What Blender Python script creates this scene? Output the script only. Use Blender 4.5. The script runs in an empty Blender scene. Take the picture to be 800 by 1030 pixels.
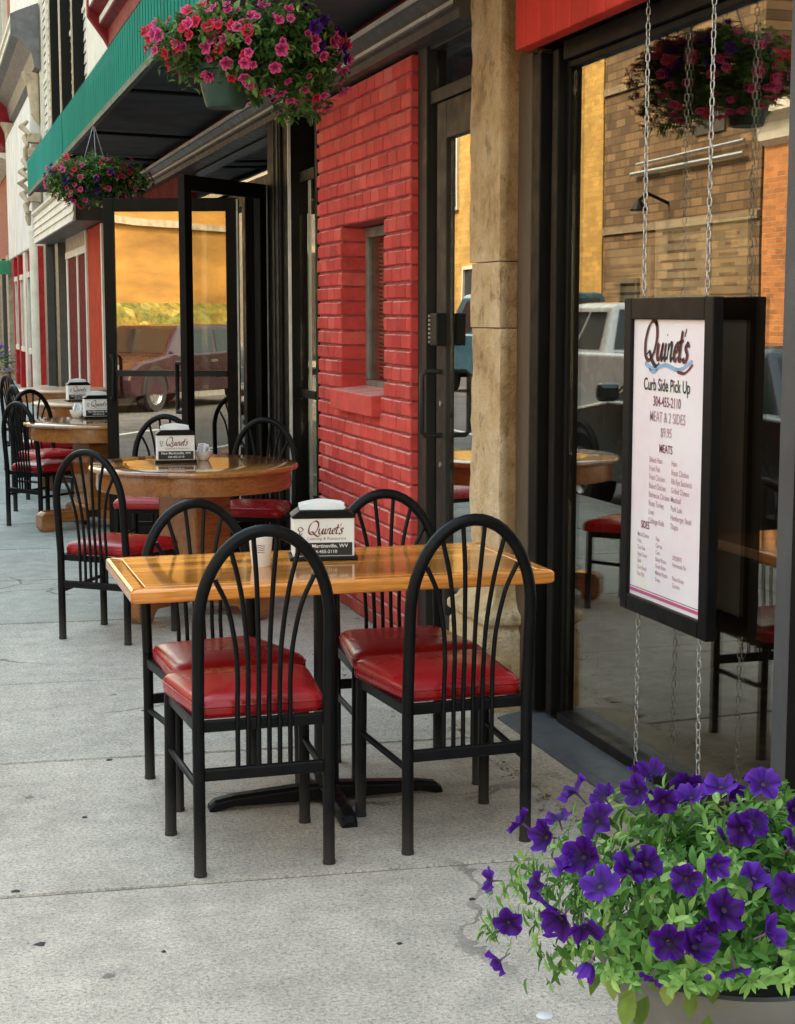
import bpy, bmesh, math, random
from mathutils import Vector, Matrix, noise as mnoise
random.seed(7)
R = math.radians
scene = bpy.context.scene
COL = scene.collection
rnd = random.uniform

# ------------------------------------------------------------------ objects and tags
def tag(o, label=None, cat=None, group=None, kind=None):
    if label: o['label'] = label
    if cat: o['category'] = cat
    if group: o['group'] = group
    if kind: o['kind'] = kind
    return o

def thing(name, label, cat, loc=(0, 0, 0), rz=0, group=None):
    o = bpy.data.objects.new(name, None)
    o.empty_display_size = .1
    COL.objects.link(o)
    o.location = loc
    o.rotation_euler = (0, 0, rz)
    return tag(o, label, cat, group)

def wloc(o):
    v = Vector((0, 0, 0))
    while o is not None:
        v += Vector(o.location)
        o = o.parent
    return v

def copy_tree(o, parent=None):
    c = o.copy()
    COL.objects.link(c)
    if parent is not None:
        c.parent = parent
    for ch in list(o.children):
        copy_tree(ch, c)
    return c

class MB:
    """collects shapes (world coordinates) and links them as ONE mesh object"""
    def __init__(self):
        self.v = []; self.f = []; self.t = []; self.mi = []; self.m = 0; self.tint = .5
    def add(self, vs, fs, tint=None):
        n = len(self.v)
        self.v += [tuple(p) for p in vs]
        t = self.tint if tint is None else tint
        self.t += [t] * len(vs)
        for f in fs:
            self.f.append(tuple(i + n for i in f)); self.mi.append(self.m)
        return self
    def box(self, x0, x1, y0, y1, z0, z1, tint=None):
        vs = [(x, y, z) for z in (z0, z1) for y in (y0, y1) for x in (x0, x1)]
        return self.add(vs, [(0, 2, 3, 1), (4, 5, 7, 6), (0, 1, 5, 4), (2, 6, 7, 3), (0, 4, 6, 2), (1, 3, 7, 5)], tint)
    def obox(self, M, sx, sy, sz, tint=None):
        vs = [M @ Vector((x * sx / 2, y * sy / 2, z * sz / 2)) for z in (-1, 1) for y in (-1, 1) for x in (-1, 1)]
        return self.add(vs, [(0, 2, 3, 1), (4, 5, 7, 6), (0, 1, 5, 4), (2, 6, 7, 3), (0, 4, 6, 2), (1, 3, 7, 5)], tint)
    def bar(self, a, b, w, h, tint=None, up=(0, 0, 1)):
        a = Vector(a); b = Vector(b); d = (b - a); L = d.length; d.normalize()
        u = Vector(up)
        if abs(d.dot(u)) > .95: u = Vector((1, 0, 0))
        s = d.cross(u).normalized(); u = s.cross(d).normalized()
        M = Matrix((s, d, u)).transposed().to_4x4(); M.translation = (a + b) / 2
        return self.obox(M, w, L, h, tint)
    def tube(self, pts, r, n=8, closed=False, cap=True, tint=None, flat=1.0):
        pts = [Vector(p) for p in pts]; k = len(pts)
        rr = r if isinstance(r, (list, tuple)) else [r] * k
        vs = []; fs = []
        prev = None
        for i, p in enumerate(pts):
            if closed: d = pts[(i + 1) % k] - pts[i - 1]
            else: d = pts[min(i + 1, k - 1)] - pts[max(i - 1, 0)]
            if d.length < 1e-9: d = Vector((0, 0, 1))
            d.normalize()
            if prev is None:
                u = Vector((0, 0, 1)) if abs(d.z) < .9 else Vector((1, 0, 0))
                s = d.cross(u).normalized()
            else:
                s = (prev - d * prev.dot(d))
                s = s.normalized() if s.length > 1e-6 else d.orthogonal().normalized()
            prev = s; t = d.cross(s)
            for j in range(n):
                a = 2 * math.pi * j / n
                vs.append(p + s * (math.cos(a) * rr[i]) + t * (math.sin(a) * rr[i] * flat))
        m = k if closed else k - 1
        for i in range(m):
            for j in range(n):
                a = i * n + j; b = i * n + (j + 1) % n; i2 = ((i + 1) % k) * n
                fs.append((a, b, i2 + (j + 1) % n, i2 + j))
        if cap and not closed:
            fs.append(tuple(range(n))[::-1]); fs.append(tuple((k - 1) * n + j for j in range(n)))
        return self.add(vs, fs, tint)
    def lathe(self, prof, c=(0, 0, 0), n=32, axis='z', cap=True, tint=None):
        vs = []; fs = []
        for (r, h) in prof:
            for j in range(n):
                a = 2 * math.pi * j / n
                p = (r * math.cos(a), r * math.sin(a), h)
                if axis == 'x': p = (p[2], p[0], p[1])
                if axis == 'y': p = (p[0], p[2], p[1])
                vs.append((p[0] + c[0], p[1] + c[1], p[2] + c[2]))
        k = len(prof)
        for i in range(k - 1):
            for j in range(n):
                fs.append((i * n + j, i * n + (j + 1) % n, (i + 1) * n + (j + 1) % n, (i + 1) * n + j))
        if cap:
            fs.append(tuple(range(n))[::-1]); fs.append(tuple((k - 1) * n + j for j in range(n)))
        return self.add(vs, fs, tint)
    def prism(self, poly, axis, a, b, tint=None):
        """poly of (u,v); axis x: (u,v)=(y,z); axis y: (x,z); axis z: (x,y)"""
        def P(u, v, w): return {'x': (w, u, v), 'y': (u, w, v), 'z': (u, v, w)}[axis]
        k = len(poly)
        vs = [P(u, v, a) for u, v in poly] + [P(u, v, b) for u, v in poly]
        fs = [tuple(range(k))[::-1], tuple(range(k, 2 * k))] + [(i, (i + 1) % k, k + (i + 1) % k, k + i) for i in range(k)]
        return self.add(vs, fs, tint)
    def quad(self, a, b, c, d, tint=None):
        return self.add([a, b, c, d], [(0, 1, 2, 3)], tint)
    def build(self, name, mat, parent=None, smooth=False, bevel=0, seg=2, sub=0, flip=True):
        sh = wloc(parent) if parent is not None else Vector((0, 0, 0))
        me = bpy.data.meshes.new(name)
        me.from_pydata([(p[0] - sh.x, p[1] - sh.y, p[2] - sh.z) for p in self.v], [], self.f)
        mats = mat if isinstance(mat, (list, tuple)) else [mat]
        for m in mats: me.materials.append(m)
        if len(mats) > 1:
            for p, i in zip(me.polygons, self.mi): p.material_index = i
        at = me.attributes.new('tint', 'FLOAT', 'POINT')
        at.data.foreach_set('value', self.t)
        if flip:
            bm = bmesh.new(); bm.from_mesh(me); bmesh.ops.recalc_face_normals(bm, faces=bm.faces); bm.to_mesh(me); bm.free()
        if smooth:
            for p in me.polygons: p.use_smooth = True
            if smooth != 'all':
                try: me.set_sharp_from_angle(angle=R(40))
                except Exception: pass
        o = bpy.data.objects.new(name, me); COL.objects.link(o)
        if parent is not None: o.parent = parent
        if bevel:
            b = o.modifiers.new('bevel', 'BEVEL'); b.width = bevel; b.segments = seg; b.limit_method = 'ANGLE'; b.angle_limit = R(35)
            b.harden_normals = False
        if sub:
            s = o.modifiers.new('sub', 'SUBSURF'); s.levels = sub; s.render_levels = sub
        return o

def catmull(pts, n=8):
    pts = [Vector(p) for p in pts]; out = []
    P = [pts[0] * 2 - pts[1]] + pts + [pts[-1] * 2 - pts[-2]]
    for i in range(1, len(P) - 2):
        for k in range(n):
            t = k / n
            a, b, c, d = P[i - 1], P[i], P[i + 1], P[i + 2]
            out.append(.5 * ((2 * b) + (c - a) * t + (2 * a - 5 * b + 4 * c - d) * t * t + (3 * b - a - 3 * c + d) * t ** 3))
    out.append(pts[-1])
    return out

# ------------------------------------------------------------------ materials
class NT:
    def __init__(self, name):
        self.m = bpy.data.materials.new(name); self.m.use_nodes = True
        self.nt = self.m.node_tree; self.nt.nodes.clear()
        self.out = self.n('ShaderNodeOutputMaterial')
    def n(self, t, **kw):
        x = self.nt.nodes.new(t)
        for k, v in kw.items(): setattr(x, k, v)
        return x
    def l(self, a, b): self.nt.links.new(a, b)
    def coord(self, scale=(1, 1, 1), kind='Object'):
        tc = self.n('ShaderNodeTexCoord'); mp = self.n('ShaderNodeMapping')
        mp.inputs['Scale'].default_value = scale
        self.l(tc.outputs[kind], mp.inputs[0]); return mp.outputs[0]
    def noise(self, co, scale, detail=4, rough=.55):
        x = self.n('ShaderNodeTexNoise'); x.inputs['Scale'].default_value = scale
        x.inputs['Detail'].default_value = detail; x.inputs['Roughness'].default_value = rough
        self.l(co, x.inputs['Vector']); return x.outputs[0]
    def ramp(self, fac, stops):
        x = self.n('ShaderNodeValToRGB')
        el = x.color_ramp.elements
        while len(el) < len(stops): el.new(.5)
        for e, (p, c) in zip(el, stops):
            e.position = p; e.color = (c[0], c[1], c[2], 1) if isinstance(c, (tuple, list)) else (c, c, c, 1)
        self.l(fac, x.inputs[0]); return x.outputs[0]
    def mix(self, fac, a, b, mode='MIX'):
        x = self.n('ShaderNodeMix', data_type='RGBA', blend_type=mode)
        for s, v in ((0, fac), (6, a), (7, b)):
            if isinstance(v, (int, float)): x.inputs[s].default_value = v if s == 0 else (v, v, v, 1)
            elif isinstance(v, (tuple, list)): x.inputs[s].default_value = (v[0], v[1], v[2], 1)
            else: self.l(v, x.inputs[s])
        return x.outputs[2]
    def math(self, op, a, b=0.0):
        x = self.n('ShaderNodeMath', operation=op)
        for s, v in ((0, a), (1, b)):
            if isinstance(v, (int, float)): x.inputs[s].default_value = v
            else: self.l(v, x.inputs[s])
        return x.outputs[0]
    def attr(self, name='tint'):
        x = self.n('ShaderNodeAttribute'); x.attribute_name = name; return x.outputs['Fac']
    def bsdf(self, col, rough=.5, metal=0, spec=.5, coat=0, coat_rough=.1):
        b = self.n('ShaderNodeBsdfPrincipled')
        for k, v in (('Base Color', col), ('Roughness', rough), ('Metallic', metal), ('Specular IOR Level', spec), ('Coat Weight', coat), ('Coat Roughness', coat_rough)):
            if isinstance(v, (int, float)): b.inputs[k].default_value = v
            elif isinstance(v, (tuple, list)): b.inputs[k].default_value = (v[0], v[1], v[2], 1)
            else: self.l(v, b.inputs[k])
        return b
    def bump(self, h, strength, dist=.01, b=None):
        x = self.n('ShaderNodeBump'); x.inputs['Strength'].default_value = strength; x.inputs['Distance'].default_value = dist
        self.l(h, x.inputs['Height'])
        if b is not None: self.l(x.outputs[0], b.inputs['Normal'])
        return x.outputs[0]
    def done(self, sh):
        self.l(sh if not hasattr(sh, 'outputs') else sh.outputs[0], self.out.inputs[0]); return self.m

def paint(name, col, rough=.5, metal=0, var=.25, scale=6, bump=.1, bscale=60, coat=0, spec=.5, stretch=(1, 1, 1), tint=0, dirt=0):
    t = NT(name); co = t.coord(stretch)
    n1 = t.noise(co, scale, 5, .6)
    d = tuple(c * (1 - var) for c in col); l = tuple(min(1, c * (1 + var)) for c in col)
    c = t.ramp(n1, [(.3, d), (.7, l)])
    if tint:
        c = t.mix(tint, c, t.ramp(t.attr(), [(0, tuple(x * .45 for x in col)), (1, tuple(min(1, x * 1.5) for x in col))]))
    if dirt:
        n2 = t.noise(co, scale * .35, 6, .7)
        c = t.mix(t.math('MULTIPLY', t.ramp(n2, [(.5, 0.), (.75, 1.)]), dirt), c, (.05, .04, .03))
    rg = t.ramp(t.noise(co, scale * 2.3, 4), [(.3, max(0, rough - .1)), (.7, min(1, rough + .12))])
    b = t.bsdf(c, rg, metal, spec, coat)
    if bump: t.bump(t.noise(co, bscale, 4), bump, .004, b)
    return t.done(b)

def wood(name, col, rough=.25, coat=.5, scale=1.0, axis='x', plank=0.0):
    """long grain along axis; plank = width of glued boards"""
    t = NT(name)
    st = {'x': (.9, 14, 14), 'y': (14, .9, 14), 'z': (14, 14, .9)}[axis]
    co = t.coord(tuple(s * scale for s in st))
    g = t.noise(co, 2.2, 8, .62)
    g2 = t.noise(co, 9, 4, .6)
    dk = tuple(c * .5 for c in col); lt = tuple(min(1, c * 1.25) for c in col)
    c = t.ramp(g, [(.28, dk), (.5, col), (.72, lt)])
    c = t.mix(.45, c, t.ramp(g2, [(.35, tuple(x * .45 for x in col)), (.6, lt)]))
    if plank:
        sep = t.n('ShaderNodeSeparateXYZ'); t.l(t.coord(), sep.inputs[0])
        ax = sep.outputs[1] if axis == 'x' else sep.outputs[0]
        k = t.math('FLOOR', t.math('DIVIDE', ax, plank))
        wn = t.n('ShaderNodeTexWhiteNoise', noise_dimensions='1D'); t.l(k, wn.inputs['W'])
        c = t.mix(.9, c, t.mix(1, c, t.ramp(wn.outputs[0], [(0, (.42, .34, .26)), (.5, (.95, .95, .95)), (1, (1.25, 1.2, 1.1))]), 'MULTIPLY'))
    b = t.bsdf(c, t.ramp(g, [(.3, rough * .8), (.7, rough * 1.25)]), 0, .5, coat, .06)
    t.bump(g2, .06, .002, b)
    return t.done(b)

def glass(name, refl=.12, boost=1.0, tint=(.8, .82, .8), rtint=(1, 1, 1), wob=.0):
    t = NT(name)
    fr = t.n('ShaderNodeFresnel'); ge = t.n('ShaderNodeNewGeometry')
    t.l(t.math('ADD', 1.5, t.math('MULTIPLY', ge.outputs['Backfacing'], 1 / 1.5 - 1.5)), fr.inputs['IOR'])
    fac = t.math('ADD', t.math('MULTIPLY', fr.outputs[0], boost), refl)
    cl = t.n('ShaderNodeClamp'); t.l(fac, cl.inputs[0])
    g = t.n('ShaderNodeBsdfGlossy'); g.inputs['Roughness'].default_value = 0.0; g.inputs['Color'].default_value = (*rtint, 1)
    tr = t.n('ShaderNodeBsdfTransparent'); tr.inputs['Color'].default_value = (*tint, 1)
    if wob:
        nz = t.noise(t.coord((1, 1, 1)), 1.3, 2, .4); bp = t.bump(nz, wob, .05); t.l(bp, g.inputs['Normal'])
    mx = t.n('ShaderNodeMixShader'); t.l(cl.outputs[0], mx.inputs[0]); t.l(tr.outputs[0], mx.inputs[1]); t.l(g.outputs[0], mx.inputs[2])
    return t.done(mx)

def concrete(name, base=(.47, .420, .356), tint=True):
    t = NT(name); co = t.coord()
    big = t.noise(co, 1.1, 6, .62); mid = t.noise(co, 9, 6, .65); fine = t.noise(co, 95, 4, .75); grit = t.noise(co, 260, 3, .7)
    c = t.ramp(big, [(.3, tuple(x * .80 for x in base)), (.7, tuple(x * 1.12 for x in base))])
    c = t.mix(.55, c, t.mix(1, c, t.ramp(mid, [(.3, (.62, .63, .64)), (.7, (1.25, 1.24, 1.22))]), 'MULTIPLY'))
    c = t.mix(.8, c, t.mix(1, c, t.ramp(fine, [(.33, (.34, .32, .30)), (.46, (.95, .95, .95)), (.70, (1.45, 1.45, 1.45))]), 'MULTIPLY'))
    c = t.mix(.5, c, t.mix(1, c, t.ramp(grit, [(.34, (.4, .4, .4)), (.66, (1.5, 1.5, 1.5))]), 'MULTIPLY'))
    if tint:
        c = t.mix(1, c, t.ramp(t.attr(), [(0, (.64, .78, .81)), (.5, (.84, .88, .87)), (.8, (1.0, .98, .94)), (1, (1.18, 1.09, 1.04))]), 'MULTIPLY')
    # stains and small dark spots of old gum
    st = t.ramp(t.noise(co, .7, 7, .72), [(.52, 0.), (.72, 1.)])
    c = t.mix(t.math('MULTIPLY', st, .5), c, tuple(x * .45 for x in base))
    st2 = t.ramp(t.noise(t.coord((1, .45, 1)), 2.6, 8, .75), [(.50, 0.), (.82, 1.)])
    c = t.mix(t.math('MULTIPLY', st2, .22), c, (.24, .20, .16))
    vc = t.n('ShaderNodeTexVoronoi', feature='DISTANCE_TO_EDGE'); vc.inputs['Scale'].default_value = .55
    wv = t.n('ShaderNodeVectorMath', operation='ADD'); wn2 = t.n('ShaderNodeTexNoise'); wn2.inputs['Scale'].default_value = 3.5; wn2.inputs['Detail'].default_value = 6; t.l(co, wn2.inputs['Vector'])
    sc_ = t.n('ShaderNodeVectorMath', operation='SCALE'); sc_.inputs['Scale'].default_value = .35; t.l(wn2.outputs['Color'], sc_.inputs[0]); t.l(co, wv.inputs[0]); t.l(sc_.outputs[0], wv.inputs[1]); t.l(wv.outputs[0], vc.inputs['Vector'])
    ck = t.math('MULTIPLY', t.math('LESS_THAN', vc.outputs['Distance'], .0045), t.ramp(t.noise(co, .9, 2), [(.52, 0.), (.58, 1.)]))
    c = t.mix(t.math('MULTIPLY', ck, .6), c, (.07, .06, .05))
    vo = t.n('ShaderNodeTexVoronoi'); vo.inputs['Scale'].default_value = 3.1; t.l(co, vo.inputs['Vector'])
    nn = t.noise(co, 45, 2)
    dd = t.math('ADD', vo.outputs['Distance'], t.math('MULTIPLY', nn, .05))
    sp = t.math('LESS_THAN', dd, .072)
    c = t.mix(t.math('MULTIPLY', sp, .6), c, (.06, .055, .05))
    b = t.bsdf(c, .85, 0, .3)
    hh = t.math('ADD', t.math('MULTIPLY', fine, .6), t.math('MULTIPLY', mid, .5))
    t.bump(hh, .35, .004, b)
    return t.done(b)

def chipped(name):
    t = NT(name); co = t.coord()
    n1 = t.noise(co, 14, 4); ch = t.ramp(t.noise(co, 38, 6, .7), [(.685, 0.), (.71, 1.)])
    sep = t.n('ShaderNodeSeparateXYZ'); t.l(co, sep.inputs[0])
    low = t.ramp(sep.outputs[2], [(.05, 1.), (.30, .12)])
    dust = t.math('MULTIPLY', t.ramp(sep.outputs[2], [(0., 1.), (.16, 0.)]), .22)
    c = t.ramp(n1, [(.3, (.0045, .0047, .0052)), (.7, (.008, .0083, .009))])
    c = t.mix(dust, c, (.16, .14, .12))
    c = t.mix(t.math('MULTIPLY', ch, low), c, (.20, .14, .10))
    b = t.bsdf(c, t.ramp(n1, [(.3, .30), (.7, .46)]), 0, .14)
    t.bump(t.noise(co, 200, 3), .02, .003, b)
    return t.done(b)

M = {}
M['concrete'] = concrete('sidewalk concrete')
M['asphalt'] = paint('asphalt', (.13, .125, .12), .9, var=.3, scale=3, bump=.5, bscale=200)
M['kerb'] = concrete('kerb stone', (.36, .35, .33), False)
M['white_line'] = paint('road paint', (.7, .7, .66), .7, var=.15, scale=9)
M['black_metal'] = paint('black powder coat', (.006, .0063, .007), .38, 0, .25, 14, .02, 200, spec=.16, dirt=0)
M['chair_metal'] = chipped('chipped black chair metal')
M['bronze'] = paint('dark bronze frame', (.008, .0068, .0055), .42, .0, .2, 5, .02, 60, spec=.10)
M['bronze_light'] = paint('bronze frame worn', (.030, .026, .022), .45, .0, .25, 5, .03, 60, spec=.18)
M['alu'] = paint('grey aluminium', (.075, .075, .078), .5, .1, .15, 6, .04, 50)
M['steel'] = paint('galvanised steel', (.55, .55, .54), .32, .9, .15, 30, .05, 100)
M['vinyl'] = paint('red vinyl', (.33, .008, .011), .30, 0, .12, 4, .05, 90, spec=.42, coat=.10)
M['vinyl_dark'] = paint('dark red vinyl', (.13, .010, .016), .36, 0, .10, 4, .03, 130, spec=.5, coat=.1)
M['oak'] = wood('honey oak top', (.82, .31, .048), .16, .6, 1.0, 'x', .075)
M['oak_edge'] = wood('oak edge band', (.74, .27, .045), .2, .6, 1.0, 'x')
M['oak_dark'] = wood('brown oak', (.32, .125, .034), .22, .6, 1.0, 'x')
M['oak_round'] = wood('round oak top', (.42, .175, .045), .13, .8, 1.0, 'x', .085)
M['oak_pale'] = wood('pale worn oak', (.56, .36, .2), .3, .3, 1.0, 'x')
M['white_plastic'] = paint('white card', (.78, .77, .75), .45, 0, .05, 5, .02)
M['paper'] = paint('white paper', (.82, .82, .81), .9, 0, .05, 12, .1, 80)
M['black_plastic'] = paint('black plastic', (.005, .005, .0055), .38, 0, .15, 8, 0, spec=.16)
M['ink'] = paint('black ink', (.015, .013, .015), .5, 0, .1, 8, 0)
M['ink_red'] = paint('dark red ink', (.16, .010, .022), .5, 0, .1, 8, 0)
M['ink_grey'] = paint('grey ink', (.20, .15, .17), .5, 0, .1, 8, 0)
M['ink_menu'] = paint('faded maroon ink', (.50, .29, .33), .5, 0, .1, 8, 0)
M['ink_maroon'] = paint('maroon ink', (.26, .06, .09), .5, 0, .1, 8, 0)
M['ink_pink'] = paint('pink band', (.55, .10, .24), .5, 0, .1, 8, 0)
M['ink_blue'] = paint('pale blue ribbon ink', (.24, .42, .62), .5, 0, .2, 20, 0)
M['glass_shop'] = glass('shop window glass', .15, .8, (.88, .86, .80), (1.0, .96, .88), .004)
M['glass_door'] = glass('door glass', .36, .8, (.6, .6, .56), (1.0, .97, .90), .012)
M['glass_dark'] = glass('plain glass', .02, .8, (.86, .86, .84), (1, 1, 1), .01)
M['soil'] = paint('soil', (.03, .022, .015), .95, 0, .4, 30, .8, 80)
# ------------------------------------------------------------------ the setting
KX = -0.75                     # kerb line
def struct(mb, name, mat, **kw):
    return tag(mb.build(name, mat, **kw), kind='structure')

m = MB(); m.box(-400, 400, -400, 400, -1.0, -.30)
struct(m, 'ground', paint('earth', (.16, .15, .11), .95, var=.3, scale=.2))
m = MB(); m.box(-9.6, KX - .15, -60, 220, -.29, -.15)
struct(m, 'road', M['asphalt'])
m = MB()
for k in range(-10, 40):
    m.box(-5.3, -5.18, k * 6, k * 6 + 3, -.15, -.146)
m.box(-3.02, -2.92, -60, 220, -.15, -.146)
struct(m, 'road_markings', M['white_line'])
m = MB(); m.box(KX - .15, KX, -60, 220, -.29, .0)
struct(m, 'kerb', M['kerb'], bevel=.02)
# sidewalk: slabs with real open joints, a little out of square with the wall
m = MB()
ys = [-8.2, -6.9, -5.6, -4.3, -3.0, -1.75, -.45, .8, 2.05, 2.86, 4.14, 5.42, 6.62, 7.95, 9.25, 10.5]
while ys[-1] < 90: ys.append(ys[-1] + 1.28)
SK = -.075
def joint(y, x): return y + SK * (x - .1)
xs = [KX + .004, 0.02, 2.6]
xs = [KX + .004, -.04, 3.2]
for i in range(len(ys) - 1):
    y0, y1 = ys[i], ys[i + 1]
    for j in range(len(xs) - 1):
        x0, x1 = xs[j] + .004, xs[j + 1] - .004
        g = .0075
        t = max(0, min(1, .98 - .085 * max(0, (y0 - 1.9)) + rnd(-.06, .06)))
        nx = 6
        dz = rnd(-.002, .002)
        vs = []; c = .004
        for (ins, z) in ((0, -.10), (0, -.008 + dz), (c, dz)):
            vs += [(x0 + ins, joint(y0, x0) + g + ins, z), (x1 - ins, joint(y0, x1) + g + ins, z), (x1 - ins, joint(y1, x1) - g - ins, z), (x0 + ins, joint(y1, x0) - g - ins, z)]
        fs = [(8, 9, 10, 11)]
        for lv in (0, 4):
            fs += [(lv + k, lv + (k + 1) % 4, lv + 4 + (k + 1) % 4, lv + 4 + k) for k in range(4)]
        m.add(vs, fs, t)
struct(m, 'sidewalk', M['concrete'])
m = MB(); m.box(KX + .004, 3.0, -60, 220, -.28, -.0055)
struct(m, 'sidewalk_bed', paint('joint dirt', (.016, .013, .010), .95, var=.4, scale=12))
m = MB(); m.box(-9.75, -9.6, -60, 220, -.29, .0)
struct(m, 'opposite_kerb', M['kerb'], bevel=.02)
m = MB(); m.box(-11.52, -9.75, -60, 220, -.28, -.003, .5)
struct(m, 'opposite_sidewalk', M['concrete'])

gum = paint('old gum', (.035, .032, .03), .8)
for i, (x, y, r) in enumerate(((.187, 4.17, .016), (.222, 3.79, .017), (.763, 6.01, .014), (.56, 5.357, .014), (.50, 3.66, .008), (1.312, 3.78, .010), (.42, 4.75, .012), (1.05, 3.55, .009))):
    m = MB(); n = 14; rr = [r * rnd(.6, 1.15) for _ in range(n)]
    vs = [(x + q * math.cos(6.283 * k / n), y + .75 * q * math.sin(6.283 * k / n), .0008) for k, q in enumerate(rr)] + [(x + .55 * q * math.cos(6.283 * k / n), y + .45 * q * math.sin(6.283 * k / n), .0042) for k, q in enumerate(rr)] + [(x, y, .005)]
    m.add(vs, [(k, (k + 1) % n, n + (k + 1) % n, n + k) for k in range(n)] + [(n + k, n + (k + 1) % n, 2 * n) for k in range(n)])
    tag(m.build('chewing_gum', gum, smooth='all'), 'small dark spot of old chewing gum trodden flat on the pale sidewalk', 'chewing gum', 'gum spots on the sidewalk')
m = MB(); m.lathe([(.001, .004), (.016, .0035), (.019, .001)], (1.236, 3.08, 0), 18, cap=False)
tag(m.build('bottle_cap', paint('pale cap', (.75, .74, .70), .5), smooth='all'), 'pale bottle cap lying flat on the sidewalk left of the urn', 'bottle cap')

m = MB(); rl = random.Random(21)
for k in range(520):
    if rl.random() < .7: x = 1.83 - abs(rl.gauss(0, .035)); y = rl.uniform(3.2, 5.7)
    else: x = rl.uniform(1.55, 2.0); y = rl.uniform(5.4, 7.6); x = max(x, 1.6) if y < 5.9 else x
    s_ = rl.uniform(.003, .011) * (1.6 if rl.random() < .1 else 1); a = rl.uniform(0, 6.3); z = .004 if y < 5.97 or x < 1.83 else .021
    ca, sa = math.cos(a) * s_, math.sin(a) * s_; q = s_ * rl.uniform(.1, .5)
    m.add([(x + ca, y + sa, z + q), (x - sa * .5, y + ca * .5, z), (x - ca, y - sa, z + q * .6), (x + sa * .5, y - ca * .5, z + .001)], [(0, 1, 2, 3)], rl.random())
lt = NT('dry litter'); lt_c = lt.ramp(lt.attr(), [(0, (.05, .035, .02)), (.5, (.20, .13, .06)), (1, (.42, .34, .22))])
tag(m.build('leaf_litter', lt.done(lt.bsdf(lt_c, .9, 0, .1)), flip=False), kind='stuff')
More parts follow.
